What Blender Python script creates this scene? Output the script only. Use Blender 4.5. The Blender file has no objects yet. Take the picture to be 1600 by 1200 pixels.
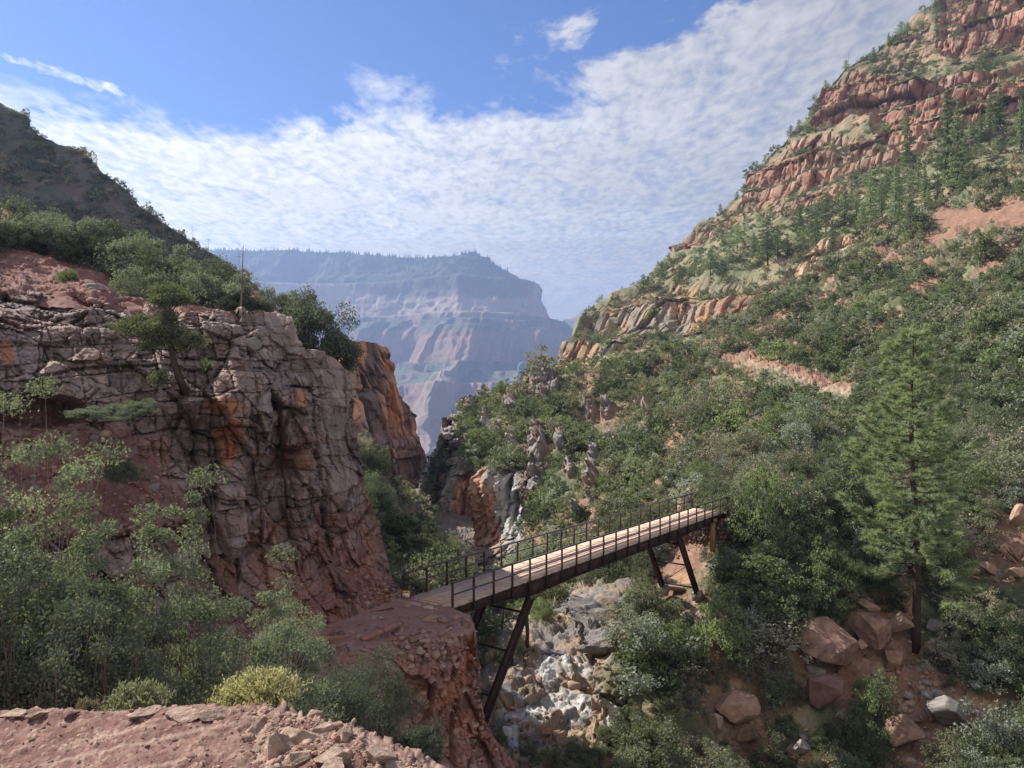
import bpy, math, numpy as np
from mathutils import Vector
# ------------------------------------------------------------------ camera, world, sun, exposure
sc = bpy.context.scene
C = sc.collection
F = 1200.0                      # focal length in pixels of the 1600 x 1200 photograph
cam_d = bpy.data.cameras.new('camera'); cam = bpy.data.objects.new('camera', cam_d); C.objects.link(cam)
cam_d.sensor_width = 36; cam_d.lens = 36 * F / 1600; cam_d.clip_start = 0.1; cam_d.clip_end = 60000
cam.location = (0, 0, 0); cam.rotation_euler = (math.radians(90), 0, 0); sc.camera = cam
SUN_AZ = (-0.84, 0.54); SUN_EL = math.radians(38)
_n = math.hypot(*SUN_AZ); SUN = Vector((SUN_AZ[0]/_n*math.cos(SUN_EL), SUN_AZ[1]/_n*math.cos(SUN_EL), math.sin(SUN_EL)))
sd = bpy.data.lights.new('sun', 'SUN'); sd.energy = 4.8; sd.angle = math.radians(0.5); sd.color = (1, 0.95, 0.86)
sun = bpy.data.objects.new('sun', sd); C.objects.link(sun); sun.rotation_euler = SUN.to_track_quat('Z', 'Y').to_euler()
sc.view_settings.view_transform = 'Standard'; sc.view_settings.look = 'None'
sc.view_settings.exposure = 0.96; sc.view_settings.gamma = 1
sc.render.engine = 'CYCLES'
sc.cycles.use_denoising = True
sc.cycles.max_bounces = 5; sc.cycles.diffuse_bounces = 3; sc.cycles.glossy_bounces = 1
sc.cycles.transmission_bounces = 2; sc.cycles.volume_bounces = 1; sc.cycles.transparent_max_bounces = 4
sc.cycles.sample_clamp_indirect = 4
W = bpy.data.worlds.new("World"); sc.world = W; W.use_nodes = True

def N(nt, t, **k):
    n = nt.nodes.new(t)
    for a, b in k.items():
        if a.startswith('i_'):
            key = a[2:]; key = int(key) if key.isdigit() else key.replace('_', ' ')
            n.inputs[key].default_value = b
        else: setattr(n, a, b)
    return n
def L(nt, a, b): nt.links.new(a, b)
def MATH(nt, op, a, b=None, c=None, clamp=False):
    n = nt.nodes.new('ShaderNodeMath'); n.operation = op; n.use_clamp = clamp
    for i, v in enumerate((a, b, c)):
        if v is None: continue
        if isinstance(v, (int, float)): n.inputs[i].default_value = v
        else: nt.links.new(v, n.inputs[i])
    return n.outputs[0]
def RAMP(nt, fac, stops, interp='LINEAR'):
    n = nt.nodes.new('ShaderNodeValToRGB'); n.color_ramp.interpolation = interp
    e = n.color_ramp.elements
    while len(e) > 1: e.remove(e[-1])
    e[0].position = stops[0][0]; e[0].color = stops[0][1] if len(stops[0][1]) == 4 else (*stops[0][1], 1)
    for p, c in stops[1:]:
        q = e.new(p); q.color = c if len(c) == 4 else (*c, 1)
    nt.links.new(fac, n.inputs[0]); return n.outputs[0]
def MIX(nt, fac, a, b, mode='MIX'):
    n = nt.nodes.new('ShaderNodeMix'); n.data_type = 'RGBA'; n.blend_type = mode
    for i, v in ((0, fac), (6, a), (7, b)):
        if isinstance(v, (int, float)): n.inputs[i].default_value = v
        elif isinstance(v, tuple): n.inputs[i].default_value = (*v, 1)[:4]
        else: nt.links.new(v, n.inputs[i])
    return n.outputs[2]

def build_world():
    nt = W.node_tree; nt.nodes.clear()
    out = N(nt, 'ShaderNodeOutputWorld'); bg = N(nt, 'ShaderNodeBackground'); bg.inputs[1].default_value = 0.092
    L(nt, bg.outputs[0], out.inputs[0])
    sky = N(nt, 'ShaderNodeTexSky', sky_type='NISHITA', sun_disc=False)
    sky.sun_elevation = SUN_EL; sky.sun_rotation = math.atan2(SUN_AZ[0], SUN_AZ[1]); sky.altitude = 1500; sky.air_density = 1.0; sky.dust_density = 0.6; sky.ozone_density = 2.5
    tc = N(nt, 'ShaderNodeTexCoord'); sep = N(nt, 'ShaderNodeSeparateXYZ'); L(nt, tc.outputs['Generated'], sep.inputs[0])
    x, y, z = sep.outputs
    zc = MATH(nt, 'MAXIMUM', MATH(nt, 'ADD', z, 0.04), 0.03)
    u = MATH(nt, 'DIVIDE', x, zc); v = MATH(nt, 'DIVIDE', y, zc)     # point of the cloud layer overhead
    cmb = N(nt, 'ShaderNodeCombineXYZ'); L(nt, u, cmb.inputs[0]); L(nt, v, cmb.inputs[1])
    def noise(vec, s, d, r, dist=0.0, sx=1, sy=1, rot=0, off=(0, 0, 0)):
        m = N(nt, 'ShaderNodeMapping'); m.inputs['Scale'].default_value = (sx, sy, 1); m.inputs['Rotation'].default_value = (0, 0, rot); m.inputs['Location'].default_value = off
        L(nt, vec, m.inputs[0]); t = N(nt, 'ShaderNodeTexNoise', i_Scale=s, i_Detail=d, i_Roughness=r, i_Distortion=dist); t.noise_dimensions = '2D'
        L(nt, m.outputs[0], t.inputs['Vector']); return t.outputs[0]
    P = cmb.outputs[0]
    fine = noise(P, 24.0, 3, 0.5, 0.25, 1.0, 0.55, 0.35)             # altocumulus ripples
    fin2 = noise(P, 8.0, 5, 0.62, 0.5, 1.0, 0.42, -0.35)
    fine = MATH(nt, 'ADD', MATH(nt, 'MULTIPLY', fine, 0.5), MATH(nt, 'MULTIPLY', fin2, 0.5))
    mid = noise(P, 2.6, 5, 0.6, 0.3, 1.0, 0.7, 0.3)
    big = noise(P, 0.55, 3, 0.5, 0.2)
    # where the sheet of cloud ends: v = distance ahead; the clear blue starts nearer than this edge
    um = MATH(nt, 'ADD', u, MATH(nt, 'MULTIPLY', MATH(nt, 'SUBTRACT', mid, 0.5), 0.9))
    cv = N(nt, 'ShaderNodeFloatCurve'); c = cv.mapping.curves[0]
    pts = CLOUD_EDGE
    lo, hi = -2.5, 2.5
    for i, (a, b) in enumerate(pts):
        p = ((a - lo) / (hi - lo), b / 5.0)
        if i < 2: c.points[i].location = p
        else: c.points.new(*p)
    cv.mapping.update()
    L(nt, MATH(nt, 'DIVIDE', MATH(nt, 'SUBTRACT', um, lo), hi - lo, clamp=True), cv.inputs[1])
    edge = MATH(nt, 'MULTIPLY', cv.outputs[0], 5.0)
    d = MATH(nt, 'SUBTRACT', v, edge)
    dn = MATH(nt, 'ADD', d, MATH(nt, 'MULTIPLY', MATH(nt, 'SUBTRACT', mid, 0.5), 0.95))
    sheet = RAMP(nt, MATH(nt, 'ADD', MATH(nt, 'MULTIPLY', dn, 0.8), 0.5), [(0.37, (0, 0, 0)), (0.72, (1, 1, 1))])
    holes = MATH(nt, 'ADD', MATH(nt, 'MULTIPLY', fine, 2.4), MATH(nt, 'MULTIPLY', mid, 1.0))
    holes = MATH(nt, 'ADD', holes, MATH(nt, 'MULTIPLY', big, 0.5))
    thick = MATH(nt, 'ADD', MATH(nt, 'MULTIPLY', sheet, 1.35), MATH(nt, 'SUBTRACT', holes, 2.08))
    # thin left-hand wisps
    cov = RAMP(nt, MATH(nt, 'MULTIPLY', thick, 0.8), [(0.12, (0, 0, 0)), (0.52, (.62, .62, .62)), (1.0, (.96, .96, .96))])
    cov = MATH(nt, 'MULTIPLY', cov, sheet)
    # second small streak upper left
    su = MATH(nt, 'SUBTRACT', u, -1.28); sv = MATH(nt, 'SUBTRACT', MATH(nt, 'SUBTRACT', v, 2.23), su)
    su = MATH(nt, 'MULTIPLY', su, 4.5)
    r2 = MATH(nt, 'ADD', MATH(nt, 'POWER', MATH(nt, 'ABSOLUTE', su), 2), MATH(nt, 'POWER', MATH(nt, 'ABSOLUTE', MATH(nt, 'MULTIPLY', sv, 8.0)), 2))
    st = MATH(nt, 'SUBTRACT', MATH(nt, 'MULTIPLY', MATH(nt, 'ADD', fine, mid), 1.5), MATH(nt, 'ADD', 1.42, MATH(nt, 'MULTIPLY', r2, 0.8)))
    cov = MATH(nt, 'MAXIMUM', cov, MATH(nt, 'MULTIPLY', st, 2.2, clamp=True))
    # brightness of the cloud: brighter towards the sun, greyer low down
    sdot = N(nt, 'ShaderNodeVectorMath', operation='DOT_PRODUCT'); L(nt, tc.outputs['Generated'], sdot.inputs[0]); sdot.inputs[1].default_value = SUN
    br = MATH(nt, 'ADD', 2.75, MATH(nt, 'MULTIPLY', MATH(nt, 'POWER', MATH(nt, 'MAXIMUM', sdot.outputs['Value'], 0), 2.0), 5.6))
    low = noise(P, 0.9, 4, 0.6, 0.5, 0.35, 1.0, 0, (3, 1, 0))
    br = MATH(nt, 'MULTIPLY', br, MATH(nt, 'ADD', 0.72, MATH(nt, 'MULTIPLY', low, 0.5)))
    br = MATH(nt, 'MULTIPLY', br, MATH(nt, 'ADD', 0.45, MATH(nt, 'MULTIPLY', fine, 1.05)))
    cc = N(nt, 'ShaderNodeMix', data_type='RGBA', blend_type='MULTIPLY'); cc.inputs[0].default_value = 1
    cl = N(nt, 'ShaderNodeCombineColor'); 
    for i in range(3): L(nt, MATH(nt, 'MULTIPLY', br, (1.0, 0.99, 0.985)[i]), cl.inputs[i])
    skyc = MIX(nt, 1.0, sky.outputs[0], (0.34, 0.51, 0.77), 'MULTIPLY')
    # nothing below the horizon but soft light
    rear_fill = RAMP(nt, MATH(nt, 'ADD', MATH(nt, 'MULTIPLY', y, -1.0), MATH(nt, 'MULTIPLY', MATH(nt, 'SUBTRACT', mid, 0.5), 0.5)), [(0.0, (0, 0, 0)), (0.3, (1, 1, 1))])   # unseen bright cloud sheet behind the camera, added as soft warm fill light
    skyc = MIX(nt, rear_fill, skyc, (3.9, 3.75, 3.6))
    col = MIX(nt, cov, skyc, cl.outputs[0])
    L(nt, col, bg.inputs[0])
# where the cloud sheet begins: (sideways, ahead) on a layer of height one above the camera
CLOUD_EDGE = [(-2.5, 2.0), (-1.5, 2.25), (-1.2, 2.5), (-0.86, 2.6), (-0.4, 2.42), (0.0, 2.3), (0.18, 2.2), (0.38, 1.8), (0.8, 1.0), (2.5, 0.2)]
build_world()

# ------------------------------------------------------------------ numpy helpers
rng = np.random.default_rng(11)
def W3(px, py, D):
    px, py, D = np.broadcast_arrays(np.asarray(px, float), np.asarray(py, float), np.asarray(D, float))
    return np.stack([(px-800)/F*D, D, (600-py)/F*D], -1)
def hsh(i, j, k, s=0):
    i = np.asarray(i).astype(np.int64); j = np.asarray(j).astype(np.int64); k = np.asarray(k).astype(np.int64)
    h = (i*73856093) ^ (j*19349663) ^ (k*83492791) ^ (s*2654435761)
    h = (h ^ (h >> 13)) * 1274126177 & 0xFFFFFFFF
    h = (h ^ (h >> 15)) * 2246822519 & 0xFFFFFFFF
    return ((h ^ (h >> 16)) & 0xFFFFFF) / float(0xFFFFFF)
def vn(p, s=0):
    """value noise -1..1 on (...,3)"""
    f = np.floor(p); t = p - f; t = t*t*(3-2*t); i = f.astype(np.int64); r = 0
    for a in (0, 1):
        for b in (0, 1):
            for c in (0, 1):
                w = (t[..., 0] if a else 1-t[..., 0])*(t[..., 1] if b else 1-t[..., 1])*(t[..., 2] if c else 1-t[..., 2])
                r = r + w*hsh(i[..., 0]+a, i[..., 1]+b, i[..., 2]+c, s)
    return r*2-1
def fbm(p, o=4, s=0, g=0.5):
    r = 0; a = 1.0; t = 0
    for k in range(o):
        r = r + a*vn(p*(2.03**k) + k*17.3, s+k); t += a; a *= g
    return r/t*1.5
def ridged(p, o=4, s=0):
    r = 0; a = 1.0; t = 0
    for k in range(o):
        r = r + a*(1-np.abs(vn(p*(2.1**k)+k*9.1, s+k)*1.6)); t += a; a *= 0.5
    return r/t
def cells(p, s=0, jit=0.8):
    """worley: F1, F2, random id of the nearest cell, offset from its centre"""
    f0 = np.floor(p-0.5).astype(np.int64); sh = p.shape[:-1]
    d1 = np.full(sh, 9.); d2 = np.full(sh, 9.); idn = np.zeros(sh); rel = np.zeros(p.shape)
    for a in (0, 1):
        for b in (0, 1):
            for c in (0, 1):
                i, j, k = f0[..., 0]+a, f0[..., 1]+b, f0[..., 2]+c
                h0 = hsh(i, j, k, s); h1 = (h0*7919.13) % 1; h2 = (h0*104729.7) % 1
                r = np.stack([p[..., 0]-(i+.5+jit*(h0-.5)), p[..., 1]-(j+.5+jit*(h1-.5)), p[..., 2]-(k+.5+jit*(h2-.5))], -1)
                d = np.sqrt((r*r).sum(-1)); m = d < d1
                d2 = np.where(m, d1, np.minimum(d2, d)); idn = np.where(m, (h0*3571.71) % 1, idn); rel = np.where(m[..., None], r, rel); d1 = np.where(m, d, d1)
    return d1, d2, idn, rel
def rbf(ctrl):
    c = np.array(ctrl, float); P = c[:, :2]/400; v = np.log(c[:, 2])
    n = len(c); K = np.sqrt(((P[:, None]-P[None])**2).sum(-1) + 0.003)
    A = np.zeros((n+3, n+3)); A[:n, :n] = K; A[:n, n] = 1; A[:n, n+1:] = P; A[n, :n] = 1; A[n+1:, :n] = P.T
    w = np.linalg.solve(A, np.r_[v, 0, 0, 0])
    def ev(px, py):
        q = np.stack([px, py], -1)/400; r = w[n] + q[..., 0]*w[n+1] + q[..., 1]*w[n+2]
        for i in range(n): r = r + w[i]*np.sqrt(((q-P[i])**2).sum(-1) + 0.003)
        return np.exp(r)
    return ev
def sstep(a, b, x): t = np.clip((x-a)/(b-a), 0, 1); return t*t*(3-2*t)
def poly_mask(px, py, poly, soft=8):
    """soft inside-mask of a polygon"""
    poly = np.array(poly, float); ins = np.zeros(px.shape, bool); dm = np.full(px.shape, 1e9)
    for i in range(len(poly)):
        (x0, y0), (x1, y1) = poly[i], poly[(i+1) % len(poly)]
        c = ((y0 > py) != (y1 > py)) & (px < (x1-x0)*(py-y0)/((y1-y0) or 1e-9)+x0)
        ins ^= c
        dx, dy = x1-x0, y1-y0; t = np.clip(((px-x0)*dx+(py-y0)*dy)/(dx*dx+dy*dy+1e-9), 0, 1)
        dm = np.minimum(dm, np.hypot(px-x0-t*dx, py-y0-t*dy))
    sd = np.where(ins, dm, -dm); return sstep(-soft, soft, sd)
def blob(px, py, cx, cy, rx, ry): return np.exp(-(((px-cx)/rx)**2 + ((py-cy)/ry)**2))
def mixc(a, b, t): t = np.clip(t, 0, 1)[..., None]; return a*(1-t)+np.asarray(b, float)*t

def tag(o, label=None, cat=None, group=None, kind=None):
    if label: o['label'] = label
    if cat: o['category'] = cat
    if group: o['group'] = group
    if kind: o['kind'] = kind
    return o
def empty(name, loc, label=None, cat=None, group=None, rz=0, s=1.0):
    o = bpy.data.objects.new(name, None); C.objects.link(o); o.location = tuple(loc); o.rotation_euler = (0, 0, rz); o.scale = (s, s, s)
    o.empty_display_size = 0.2
    return tag(o, label, cat, group)
def link_mesh(name, me, parent=None, loc=None):
    o = bpy.data.objects.new(name, me); C.objects.link(o)
    if parent: o.parent = parent
    if loc is not None: o.location = tuple(loc)
    return o
def new_mesh(V, faces=None, mats=(), midx=None, smooth=False, quads=None, tris=None, col=None, name='mesh'):
    """V (n,3); faces given as quads (m,4) and / or tris (k,3) arrays"""
    me = bpy.data.meshes.new(name); V = np.asarray(V, np.float32)
    loops = []; tot = []
    if quads is not None and len(quads): loops.append(np.asarray(quads, np.int32).ravel()); tot.append(np.full(len(quads), 4, np.int32))
    if tris is not None and len(tris): loops.append(np.asarray(tris, np.int32).ravel()); tot.append(np.full(len(tris), 3, np.int32))
    loops = np.concatenate(loops); tot = np.concatenate(tot); st = np.r_[0, np.cumsum(tot)[:-1]].astype(np.int32)
    me.vertices.add(len(V)); me.vertices.foreach_set('co', V.ravel())
    me.loops.add(len(loops)); me.loops.foreach_set('vertex_index', loops)
    me.polygons.add(len(tot)); me.polygons.foreach_set('loop_start', st); me.polygons.foreach_set('loop_total', tot)
    if smooth: me.polygons.foreach_set('use_smooth', np.ones(len(tot), bool))
    for m in mats: me.materials.append(m)
    if midx is not None: me.polygons.foreach_set('material_index', np.asarray(midx, np.int32))
    if col is not None:
        a = me.attributes.new('tint', 'FLOAT_COLOR', 'POINT'); c = np.ones((len(V), 4), np.float32); c[:, :3] = col.reshape(-1, 3); a.data.foreach_set('color', c.ravel())
    me.update(calc_edges=True); me.validate()
    return me
def grid_faces(h, w):
    i = np.arange(h*w).reshape(h, w); return np.stack([i[:-1, :-1], i[:-1, 1:], i[1:, 1:], i[1:, :-1]], -1).reshape(-1, 4)
def normals(G):
    du = np.gradient(G, axis=1); dv = np.gradient(G, axis=0); n = np.cross(dv, du); n /= np.linalg.norm(n, axis=-1, keepdims=True)+1e-9
    k = G.shape[0]//3; s = np.sign((n*-G)[k:].sum(-1).mean()); return n*(s or 1)

class Body:
    """a sheet of terrain: columns over px, rows from its skyline down; laid out at real distance, then worked in metres"""
    def __init__(s, x0, x1, w, crest, bottom, h, ctrl, back=14, backlen=0.1, drop=0.35):
        cr = np.array(crest, float); f = np.linspace(x0, x1, 4000); al = np.r_[0, np.cumsum(np.hypot(np.diff(f), 0.6*np.diff(np.interp(f, cr[:, 0], cr[:, 1]))))]
        px = np.interp(np.linspace(0, al[-1], w), al, f)
        cy = np.interp(px, cr[:, 0], cr[:, 1]); cy = cy + 1.6*fbm(np.stack([px/9, cy/9, 0*px], -1), 3, 2); by = np.interp(px, *np.array(bottom, float).T) if not isinstance(bottom, (int, float)) else np.full(w, float(bottom))
        t = np.linspace(0, 1, h)[:, None]
        s.px = np.repeat(px[None], h, 0); s.py = cy[None]*(1-t)+by[None]*t
        s.v = np.repeat(t, w, 1); s.crest = cy
        s.D = rbf(ctrl)(s.px, s.py); G = W3(s.px, s.py, s.D); s.back = back
        top = G[0]; r = top.copy(); r[:, 2] = 0; r /= np.linalg.norm(r, axis=-1, keepdims=True); dist = np.linalg.norm(top[:, :2], axis=-1, keepdims=True); rows = []
        for k in range(back, 0, -1):       # over the skyline and down the far side
            t = (k/back)**1.5*backlen*dist; q = top + r*t; q[:, 2:] -= t*drop + (k/back)**3*t*0.9; rows.append(q)
        ext = lambda A: np.concatenate([np.repeat(A[:1], back, 0), A], 0)
        s.G = np.concatenate([np.array(rows), G], 0); s.px, s.py, s.D, s.v = ext(s.px), ext(s.py), ext(s.D), ext(s.v)
    def finish(s, name, mat, col, smooth=False, label=None):
        A = s.G; me = new_mesh(A.reshape(-1, 3), quads=grid_faces(*A.shape[:2]), mats=[mat], smooth=smooth, col=col, name=name)
        o = link_mesh(name, me); o['kind'] = 'structure'
        s.obj = o; return o

# ------------------------------------------------------------------ materials
def rock_mat(name, scale=1.0, bump=0.4, rough=0.95, var=0.5, detail=6):
    m = bpy.data.materials.new(name); m.use_nodes = True; nt = m.node_tree; b = nt.nodes['Principled BSDF']
    b.inputs['Roughness'].default_value = rough; b.inputs['Specular IOR Level'].default_value = 0.15
    at = N(nt, 'ShaderNodeAttribute', attribute_name='tint'); geo = N(nt, 'ShaderNodeNewGeometry')
    n1 = N(nt, 'ShaderNodeTexNoise', i_Scale=1.3*scale, i_Detail=detail, i_Roughness=0.65); L(nt, geo.outputs['Position'], n1.inputs['Vector'])
    n2 = N(nt, 'ShaderNodeTexNoise', i_Scale=9*scale, i_Detail=4, i_Roughness=0.7); L(nt, geo.outputs['Position'], n2.inputs['Vector'])
    f = MATH(nt, 'ADD', MATH(nt, 'MULTIPLY', n1.outputs[0], 0.6), MATH(nt, 'MULTIPLY', n2.outputs[0], 0.4))
    g = MATH(nt, 'ADD', 1-var*1.1, MATH(nt, 'MULTIPLY', f, var*2.2))
    v = N(nt, 'ShaderNodeVectorMath', operation='SCALE'); L(nt, at.outputs['Color'], v.inputs[0]); L(nt, g, v.inputs['Scale'])
    L(nt, v.outputs[0], b.inputs['Base Color'])
    bp = N(nt, 'ShaderNodeBump', i_Strength=bump, i_Distance=0.25/scale)
    L(nt, f, bp.inputs['Height']); L(nt, bp.outputs[0], b.inputs['Normal'])
    return m
def plain_mat(name, col, rough=0.8, var=0.25, scale=4, bump=0.2, spec=0.2, metal=0.0, stretch=None):
    m = bpy.data.materials.new(name); m.use_nodes = True; nt = m.node_tree; b = nt.nodes['Principled BSDF']
    b.inputs['Roughness'].default_value = rough; b.inputs['Specular IOR Level'].default_value = spec; b.inputs['Metallic'].default_value = metal
    tc = N(nt, 'ShaderNodeTexCoord'); src = tc.outputs['Object']
    if stretch:
        mp = N(nt, 'ShaderNodeMapping'); mp.inputs['Scale'].default_value = stretch; L(nt, src, mp.inputs[0]); src = mp.outputs[0]
    n1 = N(nt, 'ShaderNodeTexNoise', i_Scale=scale, i_Detail=6, i_Roughness=0.65); L(nt, src, n1.inputs['Vector'])
    c = np.array(col)
    L(nt, RAMP(nt, n1.outputs[0], [(0.3, tuple(c*(1-var))), (0.7, tuple(np.minimum(c*(1+var), 1)))]), b.inputs['Base Color'])
    bp = N(nt, 'ShaderNodeBump', i_Strength=bump, i_Distance=0.05); L(nt, n1.outputs[0], bp.inputs['Height']); L(nt, bp.outputs[0], b.inputs['Normal'])
    return m
def leaf_mat(name, c1, c2, trans=0.3, gloss=0.0):
    """leaves: colour varies from leaf to leaf and from bush to bush"""
    m = bpy.data.materials.new(name); m.use_nodes = True; nt = m.node_tree; nt.nodes.clear()
    out = N(nt, 'ShaderNodeOutputMaterial'); d = N(nt, 'ShaderNodeBsdfDiffuse'); t = N(nt, 'ShaderNodeBsdfTranslucent'); mx = N(nt, 'ShaderNodeMixShader'); mx.inputs[0].default_value = trans
    geo = N(nt, 'ShaderNodeNewGeometry'); oi = N(nt, 'ShaderNodeObjectInfo')
    f = MATH(nt, 'ADD', MATH(nt, 'MULTIPLY', geo.outputs['Random Per Island'], 0.6), MATH(nt, 'MULTIPLY', oi.outputs['Random'], 0.4))
    col = RAMP(nt, f, [(0.1, c1), (0.9, c2)])
    hs = N(nt, 'ShaderNodeHueSaturation'); L(nt, MATH(nt, 'ADD', 0.75, MATH(nt, 'MULTIPLY', oi.outputs['Random'], 0.45)), hs.inputs['Value']); L(nt, col, hs.inputs['Color'])
    L(nt, hs.outputs[0], d.inputs[0]); L(nt, MIX(nt, 1.0, hs.outputs[0], (1.15, 1.25, 0.6), 'MULTIPLY'), t.inputs[0])
    L(nt, d.outputs[0], mx.inputs[1]); L(nt, t.outputs[0], mx.inputs[2]); sh = mx.outputs[0]
    if gloss:
        g = N(nt, 'ShaderNodeBsdfGlossy', i_Roughness=0.35); m2 = N(nt, 'ShaderNodeMixShader'); m2.inputs[0].default_value = gloss
        L(nt, sh, m2.inputs[1]); L(nt, g.outputs[0], m2.inputs[2]); sh = m2.outputs[0]
    L(nt, sh, out.inputs[0]); return m
M = {}
M['rock_near'] = rock_mat('limestone_near', 1.6, 0.55, var=0.5)
M['rock_mid'] = rock_mat('limestone_mid', 0.35, 0.6, var=0.5)
M['rock_far'] = rock_mat('sandstone_far', 0.10, 0.7, var=0.5)
M['rock_mesa'] = rock_mat('mesa_rock', 0.012, 0.6, var=0.4)
M['dirt'] = rock_mat('trail_dirt', 7, 0.6, var=0.45)
M['boulder'] = plain_mat('boulder_stone', (0.27, 0.165, 0.125), 0.95, 0.55, 1.6, 0.9)
M['boulder_red'] = plain_mat('red_boulder_stone', (0.21, 0.12, 0.10), 0.95, 0.4, 1.3, 0.5)
M['stone_tan'] = plain_mat('tan_stone', (0.37, 0.265, 0.20), 0.95, 0.4, 14, 0.9)
M['stone_pink'] = plain_mat('pink_stone', (0.38, 0.24, 0.18), 0.95, 0.35, 2, 0.5)
M['stone_grey'] = plain_mat('grey_stone', (0.25, 0.22, 0.20), 0.95, 0.35, 2, 0.5)
M['steel'] = plain_mat('weathered_steel', (0.055, 0.033, 0.028), 0.7, 0.4, 3, 0.1, 0.15)
M['steel_rail'] = plain_mat('black_rail_paint', (0.045, 0.04, 0.042), 0.3, 0.3, 3, 0.05, 0.7)
M['plank'] = plain_mat('deck_plank', (0.55, 0.40, 0.30), 0.85, 0.3, 3, 0.2, 0.2)
M['plank2'] = plain_mat('runner_plank', (0.52, 0.36, 0.27), 0.85, 0.25, 3, 0.2, 0.2)
M['timber'] = plain_mat('pier_timber', (0.30, 0.18, 0.11), 0.9, 0.3, 3, 0.3, 0.1, stretch=(4, 4, .5))
M['bark'] = plain_mat('bark', (0.075, 0.055, 0.045), 0.95, 0.4, 8, 0.6, 0.05, stretch=(2, 2, .5))
M['twig'] = plain_mat('grey_twigs', (0.17, 0.14, 0.12), 0.95, 0.3, 5, 0.1, 0.05)
M['deadwood'] = plain_mat('bleached_wood', (0.34, 0.29, 0.24), 0.95, 0.3, 5, 0.2, 0.05, stretch=(1, 1, .2))
M['white'] = plain_mat('sign_white', (0.75, 0.74, 0.7), 0.5, 0.03, 3, 0)
M['yellow'] = plain_mat('sign_yellow', (0.75, 0.55, 0.08), 0.5, 0.03, 3, 0)
M['red'] = plain_mat('sign_red', (0.5, 0.07, 0.05), 0.5, 0.05, 3, 0)
M['leaf_olive'] = leaf_mat('leaf_olive', (0.15, 0.165, 0.115), (0.265, 0.28, 0.2), 0.35)
M['leaf_dark'] = leaf_mat('leaf_dark', (0.1, 0.122, 0.085), (0.185, 0.21, 0.14), 0.35)
M['leaf_bright'] = leaf_mat('leaf_bright', (0.145, 0.175, 0.1), (0.245, 0.285, 0.165), 0.4)
M['leaf_silver'] = leaf_mat('leaf_silver', (0.22, 0.24, 0.205), (0.34, 0.36, 0.31), 0.25)
M['leaf_brown'] = leaf_mat('leaf_brown', (0.22, 0.2, 0.155), (0.34, 0.305, 0.245), 0.25)
M['leaf_near'] = leaf_mat('leaf_near', (0.19, 0.21, 0.165), (0.33, 0.355, 0.28), 0.35)
M['leaf_thicket'] = leaf_mat('leaf_thicket', (0.14, 0.16, 0.14), (0.25, 0.275, 0.235), 0.3)
M['leaf_neardark'] = leaf_mat('leaf_near_dark', (0.075, 0.09, 0.07), (0.15, 0.165, 0.125), 0.2)
M['leaf_yellow'] = leaf_mat('leaf_yellow', (0.29, 0.27, 0.14), (0.50, 0.46, 0.27), 0.3)
M['needle'] = leaf_mat('pine_needles', (0.20, 0.235, 0.14), (0.36, 0.40, 0.25), 0.3)
M['needle_far'] = leaf_mat('fir_needles', (0.16, 0.20, 0.125), (0.29, 0.335, 0.20), 0.3)
M['forest'] = leaf_mat('rim_forest', (0.03, 0.045, 0.03), (0.055, 0.075, 0.045), 0.05)

# ------------------------------------------------------------------ terrain
def terrace(z, h, bench=0.55, rise=0.2):
    k = np.floor(z/h); f = z/h-k
    return (k + np.where(f < bench, f/bench*rise, rise+(f-bench)/(1-bench)*(1-rise)))*h
def rocky(p, size, amp, an=(1, 1, 0.7), s=0, groove=0.35, warp=0.25, amp_jit=1.0):
    """jointed rock: each block stands out by its own amount, with grooves between blocks"""
    q = p/size
    q = q + warp*np.stack([fbm(q*0.9, 2, s+31), fbm(q*0.9, 2, s+41), fbm(q*0.9, 2, s+51)], -1)
    q = q/np.array(an)
    d1, d2, i, rel = cells(q, s); e = d2-d1
    tl = rel[..., 0]*(((i*91.7) % 1)-.5) + rel[..., 1]*(((i*53.3) % 1)-.5) + rel[..., 2]*(((i*37.9) % 1)-.35)
    return amp*((i-0.5)*1.1*amp_jit - groove*(1-sstep(0, 0.10, e)) + 1.5*tl), i, e
def bricks(hc, z, wid, hei, s=0, p=None):
    """bedded blocks: rows of uneven height, joints broken from row to row; returns protrusion 0..1, edge distance, id"""
    zz = z/hei + 0.55*vn(np.stack([z/hei*0.7, z*0, z*0], -1), s+3) + (0.18*fbm(p/(wid*2.2), 3, s+5) if p is not None else 0)
    k = np.floor(zz); fz = zz-k
    wk = wid*(0.6+0.9*hsh(k, k*0, k*0, s+1))
    hh = hc/wk + hsh(k, k*0+1, k*0, s+2)*10
    hh = hh + 0.28*vn(np.stack([hh*0.8, k*3.7, z*0], -1), s+4) + (0.12*fbm(p/(wid*1.1), 2, s+9) if p is not None else 0)
    j = np.floor(hh); fh = hh-j
    e = np.minimum(np.minimum(fz, 1-fz)*hei, np.minimum(fh, 1-fh)*wk)
    r = hsh(j, k, k*0, s+6); lay = hsh(k, k*0+5, k*0, s+8)
    tilt = (fh-0.5)*(hsh(j, k, k*0+2, s+11)-0.5) + (fz-0.5)*(hsh(j, k, k*0+3, s+12)-0.5)
    return r + 0.45*tilt, e, r, lay
def horiz(Nm):
    h = Nm.copy(); h[..., 2] = 0; return h/(np.linalg.norm(h, axis=-1, keepdims=True)+1e-6)
def outward(Nm, p, k):
    """level direction in which rock stands out: part face normal, part the open side of the canyon"""
    v = -p.copy(); v[..., 2] = 0; v /= np.linalg.norm(v, axis=-1, keepdims=True); o = k*horiz(Nm)+(1-k)*v; return o/(np.linalg.norm(o, axis=-1, keepdims=True)+1e-6)
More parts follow.
